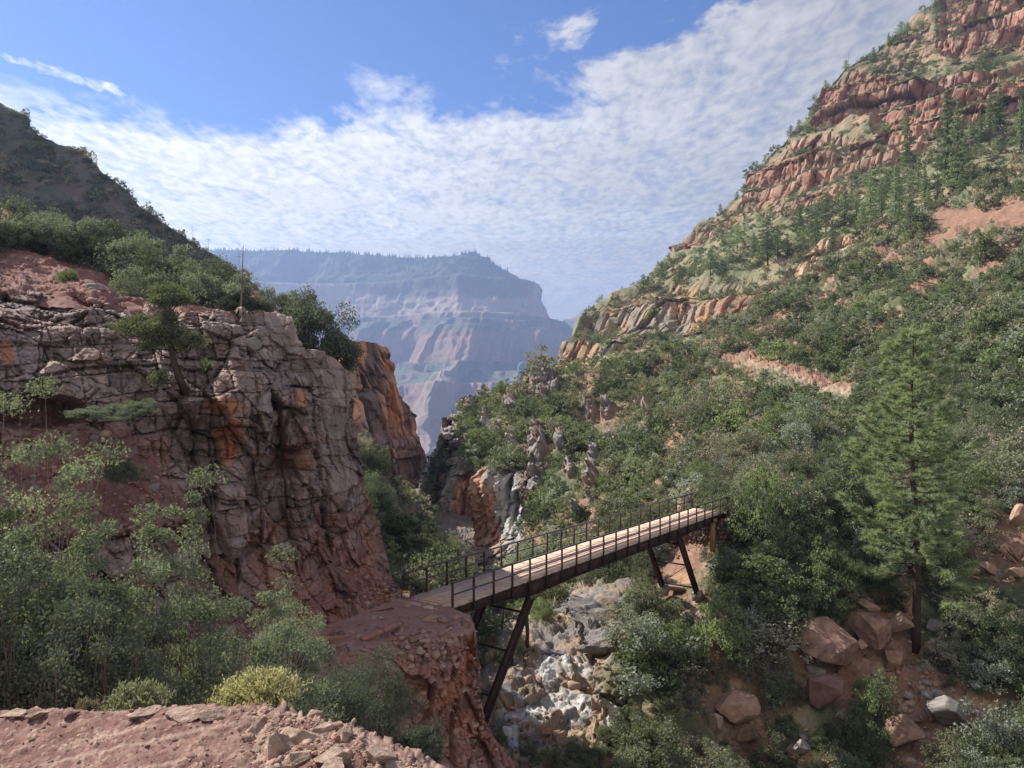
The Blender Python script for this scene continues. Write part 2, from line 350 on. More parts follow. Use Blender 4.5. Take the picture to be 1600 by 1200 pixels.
RED = np.array((0.33, 0.155, 0.10)); ORANGE = np.array((0.50, 0.25, 0.14)); GREY = np.array((0.24, 0.215, 0.20)); TAN = np.array((0.42, 0.31, 0.21))
SOIL = np.array((0.34, 0.20, 0.14)); GREEN = np.array((0.12, 0.13, 0.07)); PALE = np.array((0.50, 0.46, 0.42)); DKGREY = np.array((0.13, 0.13, 0.125))
Q = 1.0      # grid density

def body_slope():
    crest = [(590, 970), (655, 905), (674, 850), (680, 780), (688, 720), (695, 652), (712, 648), (716, 665), (728, 640), (745, 628), (790, 605), (820, 600), (827, 578), (850, 570), (873, 572), (880, 578), (940, 573), (1000, 560),
             (1060, 542), (1120, 522), (1160, 502), (1200, 475), (1260, 433), (1330, 392), (1400, 347), (1500, 300), (1600, 250), (1820, 160)]
    ctrl = [(660, 900, 120), (690, 720, 152), (700, 850, 134), (690, 790, 141), (760, 850, 127), (760, 745, 130), (820, 800, 119), (740, 640, 185), (830, 590, 190), (875, 580, 200), (900, 660, 150), (950, 600, 185), (1060, 545, 215),
            (1200, 472, 235), (1330, 395, 240), (1500, 300, 235), (1600, 250, 230), (1790, 150, 220), (1000, 700, 118), (900, 760, 112), (1134, 700, 84), (1110, 860, 58.5), (1150, 790, 58.5), (1240, 790, 59), (1200, 570, 150), (1300, 590, 128), (1600, 600, 95),
            (1450, 450, 165), (1600, 400, 150), (1790, 400, 140), (1055, 925, 54.5), (1090, 918, 54), (1000, 850, 72), (900, 880, 80), (840, 900, 85), (800, 960, 66), (780, 1050, 50), (850, 1100, 46), (780, 1180, 42),
            (950, 950, 54), (950, 1100, 45), (1150, 1100, 45), (1200, 1250, 40), (800, 1300, 38), (1430, 1010, 50), (1300, 1000, 49), (1300, 800, 62), (1500, 850, 60), (1600, 900, 55), (1600, 1190, 42), (1790, 1000, 48), (1790, 700, 70), (600, 1000, 80)]
    b = Body(590, 1820, int(900*Q), crest, 1330, int(620*Q), ctrl, back=16, backlen=0.25)
    b.N = normals(b.G); px, py = b.px, b.py; p = b.G.copy(); Nm = b.N
    # where bare rock stands out
    wall = poly_mask(px, py, [(680, 865), (676, 780), (690, 722), (720, 735), (745, 738), (790, 738), (822, 735), (826, 800), (815, 880), (770, 915), (700, 890)], 5)
    tower = poly_mask(px, py, [(690, 740), (690, 640), (716, 640), (718, 740)], 4)
    outs = [(848, 600, 26, 26), (738, 640, 15, 14), (840, 690, 18, 34), (836, 740, 15, 44), (920, 635, 12, 18), (925, 710, 10, 20), (925, 760, 9, 34), (890, 740, 10, 14), (865, 665, 10, 12), (775, 680, 16, 10), (830, 760, 12, 50), (800, 640, 14, 10),
            (955, 690, 8, 12), (868, 640, 10, 9), (900, 800, 10, 12), (800, 700, 9, 16), (1010, 640, 8, 8), (760, 660, 8, 10), (880, 700, 9, 16), (945, 640, 9, 12), (745, 700, 12, 16)]
    o = 0*px
    for x, y, rx, ry in outs: o = np.maximum(o, blob(px+6*fbm(p/9, 3, 3), py, x, y, rx, ry))
    out = sstep(0.35, 0.65, o)
    gorge = poly_mask(px, py, [(750, 960), (800, 940), (870, 905), (905, 900), (950, 925), (1010, 900), (1040, 945), (1090, 930), (1130, 960), (1090, 1010), (1010, 1010), (960, 1040), (960, 1150), (880, 1200), (740, 1200), (740, 1000)], 18)
    blf = poly_mask(px, py, [(1240, 1000), (1330, 930), (1440, 940), (1470, 1010), (1420, 1060), (1560, 1080), (1540, 1180), (1330, 1200), (1180, 1220), (1100, 1150), (1120, 1070), (1240, 1080)], 14)
    rocks_r = poly_mask(px, py, [(1500, 860), (1620, 770), (1900, 760), (1900, 930), (1600, 920), (1520, 910)], 12)
    ledge = poly_mask(px, py, [(905, 940), (960, 930), (965, 1010), (930, 1010)], 8)
    rib = poly_mask(px, py, [(945, 1020), (985, 1030), (990, 1100), (960, 1150), (925, 1175), (945, 1100)], 6)
    mask = np.clip(np.maximum.reduce([wall, tower, out, gorge*0.8, ledge, rib]), 0, 1)
    h = horiz(Nm); hc = p[..., 0]*0.75 - p[..., 1]*0.66
    # columns of the wall
    d1, i1, e1 = rocky(p, 5.0, 5.5, (1, 1, 8.0), 5, 0.4, .15)
    d2, i2, e2 = rocky(p, 1.9, 1.3, (1, 1, 3.5), 9, 0.35, .15)
    wm = np.maximum(wall, tower)
    p += outward(Nm, p, .3)*((wm*(d1+d2))[..., None])
    # pinnacles and outcrops push up out of the scrub
    d3, i3, e3 = rocky(p, 2.6, 1.0, (1, 1, 1.8), 13, 0.5)
    d9, i9, e9 = rocky(p, 1.1, .55, (1, 1, 1.6), 19, .3); p += outward(Nm, p, .35)*(out*(1.6+1.7*d3+0.8*d2+d9))[..., None]; p[..., 2] += out*(1.4+d3*1.6+.6*d9)
    # gorge rock: pale polished limestone slabs with joints
    d4, i4, e4 = rocky(p, 1.9, 0.6, (1.3, 1.3, 0.8), 17, 0.2, .3)
    d5, i5, e5 = rocky(p, 0.65, 0.28, (1, 1, 1), 21, 0.2, .3)
    gm = np.maximum.reduce([gorge, ledge*1.3, rib, 0.5*blf])
    p += Nm*(gm*(d4+d5+.45*(ridged(p/2.6, 5, 33)-.6)+.16*(ridged(p/.6, 3, 35)-.6)))[..., None]
    p += h*(np.maximum(ledge, rib)*(1.2+1.3*fbm(p/1.2, 4, 8)))[..., None]
    slip0 = sstep(0.3, 0.7, np.maximum.reduce([blob(px, py, 1500, 340, 66, 20), blob(px, py, 1580, 335, 44, 24), blob(px, py, 1470, 372, 36, 12)]))
    # general unevenness
    sc_ = np.clip(b.D/60, 0.8, 4)
    p += Nm*((1-wm)*sc_*0.8*fbm(p/9.0, 5, 2)*(1-.6*slip0))[..., None]
    p += Nm*(0.18*fbm(p/0.7, 3, 4)*sc_*(1-.85*slip0))[..., None]
    b.G = p
    n1 = fbm(p/6, 4, 60)*0.5+0.5; n2 = fbm(p/1.3, 4, 61)*0.5+0.5; n3 = fbm(p*np.array((.5, .5, .06)), 4, 62)*0.5+0.5
    c = mixc(np.broadcast_to(SOIL*0.8, p.shape), GREEN, sstep(0.35, 0.6, n1)); c = mixc(c, TAN*0.8, sstep(0.6, 0.8, n2)*0.6)
    rockc = mixc(np.broadcast_to(GREY*1.15, p.shape), (0.36, 0.24, 0.18), sstep(0.5, 0.68, n3)); rockc = mixc(rockc, DKGREY, sstep(0.6, 0.8, n2)*0.6)
    # the red and ochre of the broken wall
    rw = sstep(0.25, 0.6, np.maximum(blob(px, py, 735, 800, 28, 80), blob(px, py, 768, 815, 12, 60))+0.25*(n3-0.5))
    rockc = mixc(rockc, (0.52, 0.28, 0.18), rw*wall); rockc = mixc(rockc, (0.40, 0.39, 0.37), sstep(0.4, 0.8, blob(px, py, 802, 800, 22, 70)+blob(px, py, 780, 770, 12, 60))*wall)
    rockc = mixc(rockc, (0.5, 0.36, 0.26), sstep(0.72, 0.85, n3)*wm*0.7)
    c = mixc(c, rockc, np.maximum(wm, out))
    c = mixc(c, mixc(np.broadcast_to(TAN*0.85, p.shape), GREY*0.8, sstep(0.4, 0.6, n2)), gorge)
    white = sstep(0.35, 0.6, np.maximum.reduce([blob(px, py, 830, 1110, 60, 30), blob(px, py, 880, 1100, 45, 30), blob(px, py, 850, 1050, 25, 26), blob(px, py, 800, 1150, 30, 25), blob(px, py, 900, 1040, 20, 24), blob(px, py, 970, 1110, 16, 34)])+0.3*(n2-0.5)+0.2*(n1-.5))
    c = mixc(c, (0.50, 0.48, 0.455), white*sstep(0.0, 0.15, e4)*0.95)
    c = mixc(c, (0.42, 0.25, 0.155), sstep(0.5, 0.8, np.maximum.reduce([blob(px, py, 1045, 995, 22, 16), blob(px, py, 1070, 900, 22, 14), blob(px, py, 1280, 1180, 70, 20), blob(px, py, 940, 1190, 60, 14), blob(px, py, 1560, 1110, 50, 20), blob(px, py, 1110, 1060, 30, 20), blob(px, py, 1400, 950, 60, 30)])+0.3*(n2-.5)))
    c = mixc(c, mixc(np.broadcast_to(DKGREY*1.2, p.shape), GREY, n2), np.maximum(ledge, 0)*0.9)
    # bare red soil: the trail cut and the landslip scars
    trail = np.array([(1140, 528), (1150, 545), (1185, 560), (1215, 568), (1250, 582), (1290, 592), (1325, 603)], float)
    ty = np.interp(px, trail[:, 0], trail[:, 1]); on = (px > 1136) & (px < 1330)
    dt = (py-ty); tm = on*sstep(-5, -2, dt+1.5*n2)*(1-sstep(5, 8, dt+4*(n2-.5)))
    bank = on*sstep(3, 6, dt)*(1-sstep(14, 22, dt+16*(n1-0.5)))*sstep(0.35, 0.5, n1)
    c = mixc(c, (0.34, 0.26, 0.18), bank); c = mixc(c, (0.30, 0.165, 0.115), tm)
    slip = sstep(0.4, 0.62, np.maximum.reduce([blob(px, py, 1500, 340, 62, 17), blob(px, py, 1580, 335, 40, 22), blob(px, py, 1470, 372, 34, 10), blob(px, py, 1515, 345, 16, 30)])+0.25*(n1-.5)+.2*(n2-.5))
    c = mixc(c, (0.27, 0.155, 0.105), slip)
    b.bare = np.clip(np.maximum.reduce([wm, out*0.8, tm*1.0, bank, slip, white, ledge, rib, rocks_r*0.4, gorge*0.35]), 0, 1)
    b.finish('hillside', M['rock_mid'], c*(0.85+0.3*n2[..., None]))
    b.gorge = gorge; b.blf = blf
    return b

def body_mountain():
    crest = [(850, 620), (866, 590), (872, 560), (885, 538), (905, 505), (925, 488), (960, 470), (1000, 445), (1030, 420), (1055, 402), (1060, 378), (1068, 368), (1100, 342), (1130, 320), (1160, 300), (1166, 272), (1200, 238), (1235, 208), (1265, 182), (1280, 150), (1292, 128), (1320, 105),
             (1350, 85), (1385, 65), (1415, 45), (1440, 18), (1462, 8), (1466, -12), (1520, -60), (1620, -150), (1820, -300)]
    ctrl = [(870, 575, 350), (880, 540, 360), (925, 490, 400), (1030, 420, 440), (1062, 375, 460), (1165, 280, 490), (1290, 130, 510), (1445, 5, 540), (1465, -15, 545), (1620, -150, 580), (1750, -250, 600), (1600, 0, 470), (1600, 100, 400), (1600, 180, 340),
            (1500, 200, 350), (1400, 230, 380), (1300, 330, 340), (1200, 400, 340), (1130, 450, 320), (1000, 520, 320), (930, 560, 330), (1100, 520, 290), (1200, 500, 270), (1330, 420, 260), (1500, 330, 255), (1750, 100, 330), (1750, 200, 270), (900, 640, 330), (1600, 300, 250)]
    bot = [(850, 660), (1000, 620), (1100, 590), (1200, 540), (1330, 450), (1500, 360), (1820, 220)]
    b = Body(850, 1820, int(820*Q), crest, bot, int(560*Q), ctrl, back=16, backlen=0.2)
    px, py = b.px, b.py; b.N = normals(b.G); Nm = b.N; p = b.G.copy(); h = outward(Nm, p, .55)
    dn = 14*fbm(p/70, 3, 5)
    zs = [([(1292, 125), (1262, 192), (1300, 196), (1330, 178), (1360, 178), (1362, 205), (1400, 243), (1440, 236), (1470, 205), (1600, 175), (1820, 110), (1820, 60), (1600, 108), (1420, 116), (1340, 100)], 1),
          ([(1462, -20), (1475, 20), (1460, 70), (1500, 92), (1600, 76), (1820, 30), (1820, -330), (1620, -170)], 1),
          ([(1340, 100), (1400, 55), (1450, 30), (1470, 70), (1430, 100), (1370, 112)], .5),
          ([(1166, 268), (1158, 308), (1250, 296), (1340, 262), (1410, 246), (1405, 222), (1300, 205), (1240, 208)], .9),
          ([(1058, 372), (1060, 395), (1090, 385), (1130, 352), (1165, 330), (1225, 330), (1330, 300), (1340, 285), (1240, 300), (1160, 304), (1120, 330)], .75),
          ([(866, 582), (872, 555), (920, 498), (975, 468), (1045, 446), (1130, 430), (1215, 424), (1222, 465), (1180, 480), (1130, 502), (1060, 522), (1000, 535), (935, 560), (930, 585)], 1),
          ([(1205, 470), (1215, 440), (1260, 400), (1310, 375), (1360, 355), (1410, 335), (1412, 358), (1360, 380), (1310, 405), (1260, 440), (1225, 475)], 1)]
    m = 0*px
    wx = px+dn*0.4; wy = py+dn*0.5
    for poly, a in zs: m = np.maximum(m, a*poly_mask(wx, wy, poly, 6))
    # raise the cliffs: bedded steps in height, then jointed blocks
    zt = p[..., 2] + 3*fbm(p/60, 2, 7)
    st = terrace(zt, 19, 0.68, 0.18) - zt; st2 = terrace(zt+3, 5.6, 0.6, 0.2)-zt-3
    gen = sstep(0.0, 0.5, fbm(p/45, 3, 8)+0.1)*0.5
    mm = np.clip(np.maximum(m, gen*0.8), 0, 1)
    hc = p[..., 0]*0.5 - p[..., 1]*0.86
    r1, e1, i1, l1 = bricks(hc, zt, 15, 13, 3, p); r2, e2, i2, l2 = bricks(hc, zt, 5.0, 4.2, 5, p)
    d1, i3, e3 = rocky(p, 24, 9, (1, 1, 1.8), 15, 0.25, .2); d2, i4, e4 = rocky(p, 6.0, 2.2, (1, 1, 1.5), 25, 0.3, .2)
    p[..., 2] += mm*(st+0.6*st2)*0.9
    p += h*(m*(5.0*(l1-.4)+ 6.5*(r1-.5) + 2.8*(r2-.5) + .7*d1 + .8*d2 - 2.2*(1-sstep(0, .8, e1)) - 1.2*(1-sstep(0, .5, e2)) + 2))[..., None]
    p += h*((1-m)*gen*(2.0*(r2-.5)+2.5*(l1-.5)))[..., None]
    # gullies and swells between
    p += Nm*(4.5*fbm(p/40, 4, 9)*(1-0.5*m)+1.1*fbm(p/8, 4, 10))[..., None]
    b.G = p
    n1 = fbm(p/22, 4, 70)*.5+.5; n2 = fbm(p/5, 4, 71)*.5+.5; n3 = fbm(p*np.array((.12, .12, .02)), 4, 72)*.5+.5; n4 = fbm(p*np.array((.012, .012, .25)), 3, 73)*.5+.5
    nn = normals(p); steep = 1-np.abs(nn[..., 2])
    soil = mixc(np.broadcast_to(np.array((0.31, 0.245, 0.155)), p.shape), (0.20, 0.205, 0.115), sstep(0.2, 0.5, n1)); soil = mixc(soil, (0.40, 0.22, 0.15), sstep(.6, .8, n2)*.5)
    rk = mixc(np.broadcast_to((0.39, 0.185, 0.13), p.shape), (0.47, 0.28, 0.20), sstep(.4, .7, n4)); rk = mixc(rk, (0.31, 0.165, 0.125), sstep(.55, .8, n3)); rk = mixc(rk, GREY*0.9, sstep(.62, .82, n2)*.6)
    low = poly_mask(px, py, zs[5][0], 6); rk = mixc(rk, mixc(np.broadcast_to((0.30, 0.255, 0.22), p.shape), (0.52, 0.30, 0.18), sstep(.42, .62, n3)), low*0.9)
    rk = mixc(rk, (0.55, 0.32, 0.19), low*sstep(.3, .7, blob(px, py, 895, 560, 34, 28))*.8)
    pale = poly_mask(px, py, zs[6][0], 6); rk = mixc(rk, (0.56, 0.40, 0.28), pale*.85)
    alc = poly_mask(px, py, [(1160, 436), (1205, 436), (1208, 462), (1172, 490), (1135, 498), (1132, 452)], 4); rk = mixc(rk, (0.40, 0.19, 0.125), alc)
    vr = np.maximum(m, gen*1.2)*sstep(0.42, 0.62, steep+0.12*(n2-.5))
    vr = np.maximum(vr, m*0.5)
    c = mixc(soil, rk, vr)
    b.bare = np.clip(m*sstep(.35, .6, steep)+0.3*m, 0, 1)
    b.finish('mountain', M['rock_far'], c*(0.85+.3*n2[..., None])*(1-.28*(vr*(i1-.4))[..., None])); return b

def body_cliff():
    crest = [(-170, 400), (0, 385), (60, 397), (120, 432), (190, 462), (250, 478), (300, 488), (345, 484), (380, 484), (430, 487), (452, 496), (466, 530), (476, 546), (505, 549), (530, 566), (544, 585), (549, 640), (557, 690), (572, 755), (590, 820), (603, 870), (612, 900), (626, 925), (638, 950), (645, 985)]
    ctrl = [(-170, 500, 24), (0, 480, 30), (0, 700, 25), (0, 900, 20), (150, 480, 32.5), (150, 700, 27), (150, 850, 24.5), (300, 495, 34), (300, 700, 30), (300, 900, 27), (400, 490, 35.5), (400, 700, 32), (400, 900, 29.5), (460, 510, 36.5), (480, 700, 33.5),
            (480, 900, 31), (540, 600, 38.5), (540, 750, 35.5), (500, 970, 30.0), (560, 955, 31.5), (617, 933, 33.9), (645, 985, 34.8), (590, 850, 36.5), (550, 690, 39), (0, 400, 41), (120, 435, 38), (200, 470, 36.5), (-170, 900, 17), (420, 500, 36)]
    b = Body(-170, 645, int(760*Q), crest, [(-170, 1040), (400, 1020), (500, 990), (645, 1000)], int(640*Q), ctrl, back=22, backlen=0.2, drop=.9)
    px, py = b.px, b.py; b.N = normals(b.G); Nm = b.N; p = b.G.copy(); z = p[..., 2]; h = outward(Nm, p, .25)
    dirt = poly_mask(px, py, [(-200, 380), (0, 370), (130, 425), (250, 475), (200, 482), (140, 470), (60, 455), (0, 462), (-200, 470)], 8)
    talus = poly_mask(px, py+10*fbm(p/2, 3, 2), [(-200, 640), (80, 640), (130, 665), (200, 665), (250, 730), (300, 790), (280, 830), (-200, 850)], 16)
    foot = poly_mask(px, py, [(640, 1010), (625, 925), (590, 820), (500, 820), (440, 800), (380, 860), (420, 1010)], 14)
    rock = 1-np.clip(dirt+talus*0.8, 0, 1)
    hc = p[..., 0]*0.86+p[..., 1]*0.5
    zw = z + 0.25*fbm(p/5, 3, 6) - 0.03*hc
    r0, e0, i0, l0 = bricks(zw, hc, 3.0, 2.1, 2, p); r1, e1, i1, l1 = bricks(hc, zw, 1.15, 1.0, 4, p); r2, e2, i2, l2 = bricks(hc, zw, 0.5, 0.3, 8, p)
    d1, i3, e3 = rocky(p, 1.7, 0.9, (1, 1, 1.3), 15, 0.2, 0.12); d2, i4, e4 = rocky(p, 0.65, 0.34, (1, 1, 1.1), 25, 0.3, 0.12); d3, i5, e5 = rocky(p, 0.24, 0.11, (1, 1, .8), 35, .3)
    dc_, ic_, ec_ = rocky(p, 2.1, 2.0, (1, 1, 3.0), 71, 0.12, 0.18); but = sstep(200, 300, px)*sstep(540, 590, py)*sstep(900, 840, py)
    lowz = sstep(800, 900, py)*sstep(250, 400, px)
    # ledges and overhangs of the beds, by height on the cliff
    prof = np.interp(py+14*fbm(p/3, 3, 12), [380, 480, 484, 528, 534, 585, 600, 640, 655, 690, 740, 752, 800, 850, 862, 930, 1000],
                     [-1.0, -0.6, 0.7, 0.8, 0.1, 0.25, 0.75, 0.6, -0.3, 0.1, -0.3, 0.55, 0.5, 0.2, -0.35, -0.05, 0.5])
    edge = np.clip(sstep(0, 95, np.interp(py, [480, 530, 585, 640, 700, 760, 850, 930], [452, 466, 544, 549, 559, 574, 598, 628])-px), .32, 1)*np.where(np.arange(px.shape[0])[:, None] < b.back-2, .35, 1.0); amp = rock*(1-0.45*lowz)*edge
    p += h*(amp*(but*dc_+.2*d1+1.25*(r0-.5)+0.6*(r1-.5)+0.12*(r2-.5)+0.3*(l0-.5)+0.12*(l1-.5)+d1+d2+d3 - 0.3*(1-sstep(0, .09, e0)) - 0.2*(1-sstep(0, .05, e1))) + rock*prof*0.45*edge)[..., None]
    p += h*(lowz*(0.5*fbm(p*np.array((1.2, 1.2, .45)), 4, 14)+0.25*d2))[..., None]
    # deep alcove at the left foot of the upper beds
    alc = sstep(.4, .7, blob(px, py, 60, 645, 90, 34)); p += -h*(alc*2.2)[..., None]
    p += h*(talus*(0.7*sstep(640, 800, py)+0.35*fbm(p/0.9, 4, 16)+.2*d2))[..., None]
    p += Nm*(dirt*(0.25*fbm(p/.8, 4, 17)+0.10*(i5-.5)))[..., None]
    p += Nm*(0.05*fbm(p/.15, 2, 18))[..., None]
    b.G = p
    n1 = fbm(p/2.2, 4, 80)*.5+.5; n2 = fbm(p/.5, 4, 81)*.5+.5; n3 = fbm(p/5, 3, 82)*.5+.5; n4 = fbm(p*np.array((.15, .15, 2.)), 3, 83)*.5+.5
    g = mixc(np.broadcast_to((0.27, 0.21, 0.195), p.shape), (0.38, 0.305, 0.28), sstep(.45, .8, n2)); g = mixc(g, (0.33, 0.225, 0.19), sstep(.5, .75, n1))
    r = mixc(np.broadcast_to((0.255, 0.135, 0.108), p.shape), (0.34, 0.225, 0.185), sstep(.5, .75, n2)); r = mixc(r, (0.33, 0.14, 0.09), sstep(.6, .85, n1)*.5); r = mixc(r, (0.27, 0.215, 0.195), sstep(.55, .7, i1)*.8)
    redm = np.interp(py+60*(n3-.5)+30*(n1-.5), [480, 560, 640, 700, 760, 830, 900], [0.0, 0.1, 0.3, 0.5, 0.45, 0.75, 1.0])*sstep(-50, 150, px+0*py)+0.35*sstep(250, 80, px)*sstep(600, 640, py)
    c = mixc(g, r, sstep(0.3, 0.75, redm+0.5*(n1-.5)+.7*(i1-.5)))
    orange = np.maximum.reduce([blob(px, py, 352, 690, 24, 44), blob(px, py, 345, 632, 26, 16), blob(px, py, 462, 622, 10, 14), blob(px, py, 400, 710, 20, 20)*.8, blob(px, py, 425, 815, 20, 34)*.8, blob(px, py, 10, 550, 16, 20), blob(px, py, 280, 700, 14, 30)*.6, blob(px, py, 575, 860, 22, 60)*.75])
    c = mixc(c, (0.42, 0.19, 0.105), sstep(.42, .85, orange+.35*(i3-.5)+.3*(i1-.5))*.9)
    c = mixc(c, (0.30, 0.145, 0.11), foot*sstep(820, 900, py)*.7)
    c = c*(.78+.44*i1[..., None])*(.88+.24*i2[..., None]); c = mixc(c, (0.115, 0.095, 0.095), sstep(.62, .82, fbm(p*np.array((1., 1., .25)), 3, 84)*.5+.5)*.5*sstep(600, 700, py)+ blob(px, py, 470, 850, 30, 40)*.3)
    dc = mixc(np.broadcast_to((0.235, 0.115, 0.095), p.shape), (0.30, 0.19, 0.16), sstep(.5, .8, n2)); c = mixc(c, dc, np.clip(dirt+talus*.85, 0, 1))
    b.dirt = dirt; b.talus = talus
    b.finish('cliff', M['rock_near'], c); return b

def body_landing():
    crest = [(350, 1010), (450, 990), (517, 977), (617, 936), (640, 932), (700, 946), (715, 955), (735, 961), (743, 985), (748, 1050), (752, 1120), (768, 1150), (790, 1180), (815, 1215), (830, 1300)]
    def zl(py): return 11240/(py-600)
    ctrl = [(350, 1010, 27.2), (450, 990, 28.8), (517, 977, zl(977)), (617, 936, zl(936)), (640, 932, zl(932)), (700, 946, zl(946)), (735, 961, 31.1), (600, 960, zl(960)), (670, 965, zl(965)), (560, 1000, zl(1000)), (660, 985, zl(985)), (720, 985, 29.2), (640, 1010, 28.3), (560, 1020, 27.0), (700, 1010, 28.6),
            (743, 1050, 30.2), (700, 1060, 28.2), (640, 1080, 27.3), (700, 1190, 27.6), (780, 1190, 30), (560, 1100, 25.5), (450, 1060, 24.5), (400, 1120, 22), (640, 1190, 26.3), (752, 1130, 30), (830, 1300, 29), (600, 1300, 25), (350, 1300, 19)]
    b = Body(350, 830, int(460*Q), crest, 1330, int(380*Q), ctrl, back=16, backlen=0.3)
    px, py = b.px, b.py; b.N = normals(b.G); Nm = b.N; p = b.G.copy(); h = outward(Nm, p, .3)
    top = sstep(1012, 985, py+6*fbm(p/1.2, 3, 2))*sstep(752, 735, px)
    face = 1-top
    d1, i1, e1 = rocky(p, 1.2, 0.55, (1, 1, 1.6), 45, .35, .12); d2, i2, e2 = rocky(p, .42, .26, (1, 1, 1.1), 55, .4, .12); d3, i3, e3 = rocky(p, .2, .1, (1, 1, .8), 65, .4)
    p += h*(face*(d1+d2+d3+0.4*fbm(p/2.0, 4, 5)))[..., None]
    p += Nm*(top*(.05*fbm(p/.5, 4, 6)+.03*(i3-.5)))[..., None]
    b.G = p
    n1 = fbm(p/1.5, 4, 90)*.5+.5; n2 = fbm(p/.3, 4, 91)*.5+.5
    c = mixc(np.broadcast_to((0.29, 0.15, 0.12), p.shape), (0.39, 0.26, 0.215), sstep(.5, .8, n2)); c = mixc(c, (0.38, 0.155, 0.095), face*sstep(.45, .75, n1)); c = mixc(c, (.36, .27, .235), sstep(.7, .9, i2*.7+.3*n2)*.5*face)
    c = mixc(c, (0.31, 0.175, 0.145), top)
    b.finish('rock_face', M['rock_near'], c); return b

def body_trail():
    """the dusty path the picture is taken from"""
    crest = [(-260, 1112), (0, 1113), (60, 1112), (100, 1110), (200, 1112), (300, 1106), (400, 1106), (440, 1112), (500, 1128), (560, 1152), (600, 1170), (650, 1192), (690, 1230), (760, 1290)]
    ctrl = [(-260, 1112, 5.1), (0, 1113, 5.0), (200, 1112, 4.9), (400, 1106, 4.8), (500, 1128, 4.5), (600, 1170, 4.2), (650, 1192, 4.1), (-260, 1200, 4.3), (200, 1200, 4.2), (500, 1200, 4.0), (200, 1400, 3.2), (-260, 1400, 3.2), (760, 1400, 3.1), (760, 1290, 3.7)]
    b = Body(-260, 760, int(640*Q), crest, 1500, int(260*Q), ctrl, back=14, backlen=0.5)
    px, py = b.px, b.py; b.N = normals(b.G); Nm = b.N; p = b.G.copy()
    d2, i2, e2 = rocky(p, .09, .02, (1, 1, 1), 75, .2); d3, i3, e3 = rocky(p, .035, .012, (1, 1, 1), 76, .2)
    rough = sstep(330, 420, px)
    ch = sstep(.80, .86, i2)*sstep(.05, .2, e2); ch2 = sstep(.78, .84, i3)*sstep(.05, .2, e3)
    p += Nm*(.028*fbm(p/.45, 4, 3)+.006*fbm(p/.07, 3, 4)+.005*fbm(p/.018, 2, 5)+ch*(.008+.02*rough)+ch2*.007+rough*.035*fbm(p/.12, 3, 8))[..., None]
    b.G = p
    n1 = fbm(p/.6, 4, 95)*.5+.5; n2 = fbm(p/.1, 4, 96)*.5+.5
    c = mixc(np.broadcast_to((0.165, 0.09, 0.07), p.shape), (0.25, 0.15, 0.118), sstep(.4, .75, n2)); c = mixc(c, (0.22, 0.115, 0.095), sstep(.5, .8, n1)*.5); c = mixc(c, (.42, .30, .24), ch2*.5+ch*.3)
    # pale worn streaks across the path
    for (x0, y0, x1, y1, w) in [(90, 1165, 230, 1140, 2.5), (70, 1195, 380, 1130, 2.5), (200, 1205, 330, 1178, 2.5)]:
        dy = py-(y0+(px-x0)*(y1-y0)/(x1-x0)); c = mixc(c, (0.46, 0.33, 0.26), np.exp(-((dy+3*(n2-.5))/w)**2)*sstep(x0-30, x0+20, px)*sstep(x1+30, x1-20, px)*.6)
    c = mixc(c, (0.36, 0.25, 0.19), rough*sstep(.4, .6, n2)*.8)
    b.finish('trail', M['dirt'], c); return b

def body_bench():
    """sloping ground under the bushes between the path and the cliff"""
    x = np.linspace(-26, 5.5, 220); y = np.linspace(4.9, 32, 200); X, Y = np.meshgrid(x, y)
    z = np.interp(Y, [4.9, 5.6, 8, 12, 18, 25, 32], [-2.5, -3.6, -5.0, -6.8, -8.6, -9.6, -9.8]) - 1.3*np.maximum(0, X+6.2-np.clip((9-Y)*.9, 0, 5))**1.2 + 0.03*np.maximum(0, -X-8)*(Y/10)
    p = np.stack([X, Y, z], -1); p[..., 2] += .35*fbm(p/2.5, 4, 3)
    c = mixc(np.broadcast_to((0.20, 0.11, 0.09), p.shape), (0.14, 0.12, 0.07), fbm(p/1.2, 3, 4)*.5+.5)
    me = new_mesh(p.reshape(-1, 3), quads=grid_faces(*p.shape[:2]), mats=[M['rock_near']], col=c, name='ground'); o = link_mesh('ground', me); o['kind'] = 'structure'
    return p
def body_upper_slope():
    """red scree above the left cliff, rising back to the scrub"""
    x0, x1 = -170, 450
    crest = [(-170, 300), (0, 320), (100, 352), (200, 392), (300, 420), (380, 445), (450, 480)]
    ctrl = [(-170, 300, 60), (0, 320, 58), (200, 392, 56), (380, 445, 50), (450, 480, 44), (0, 400, 40), (120, 440, 37.5), (200, 475, 36.5), (300, 492, 35), (400, 492, 36.5), (0, 520, 31), (300, 540, 33), (-170, 420, 38), (-170, 540, 28), (450, 540, 37)]
    b = Body(x0, x1, int(300*Q), crest, [(x0, 470), (120, 478), (200, 492), (x1, 500)], 120, ctrl, back=8, backlen=.4)
    p = b.G.copy(); p += normals(p)*(.35*fbm(p/1.5, 4, 5)-.1)[..., None]; b.G = p
    n2 = fbm(p/.7, 4, 81)*.5+.5
    c = mixc(np.broadcast_to((0.235, 0.115, 0.095), p.shape), (0.30, 0.19, 0.16), sstep(.5, .8, n2))
    b.finish('scree', M['rock_near'], c); return b
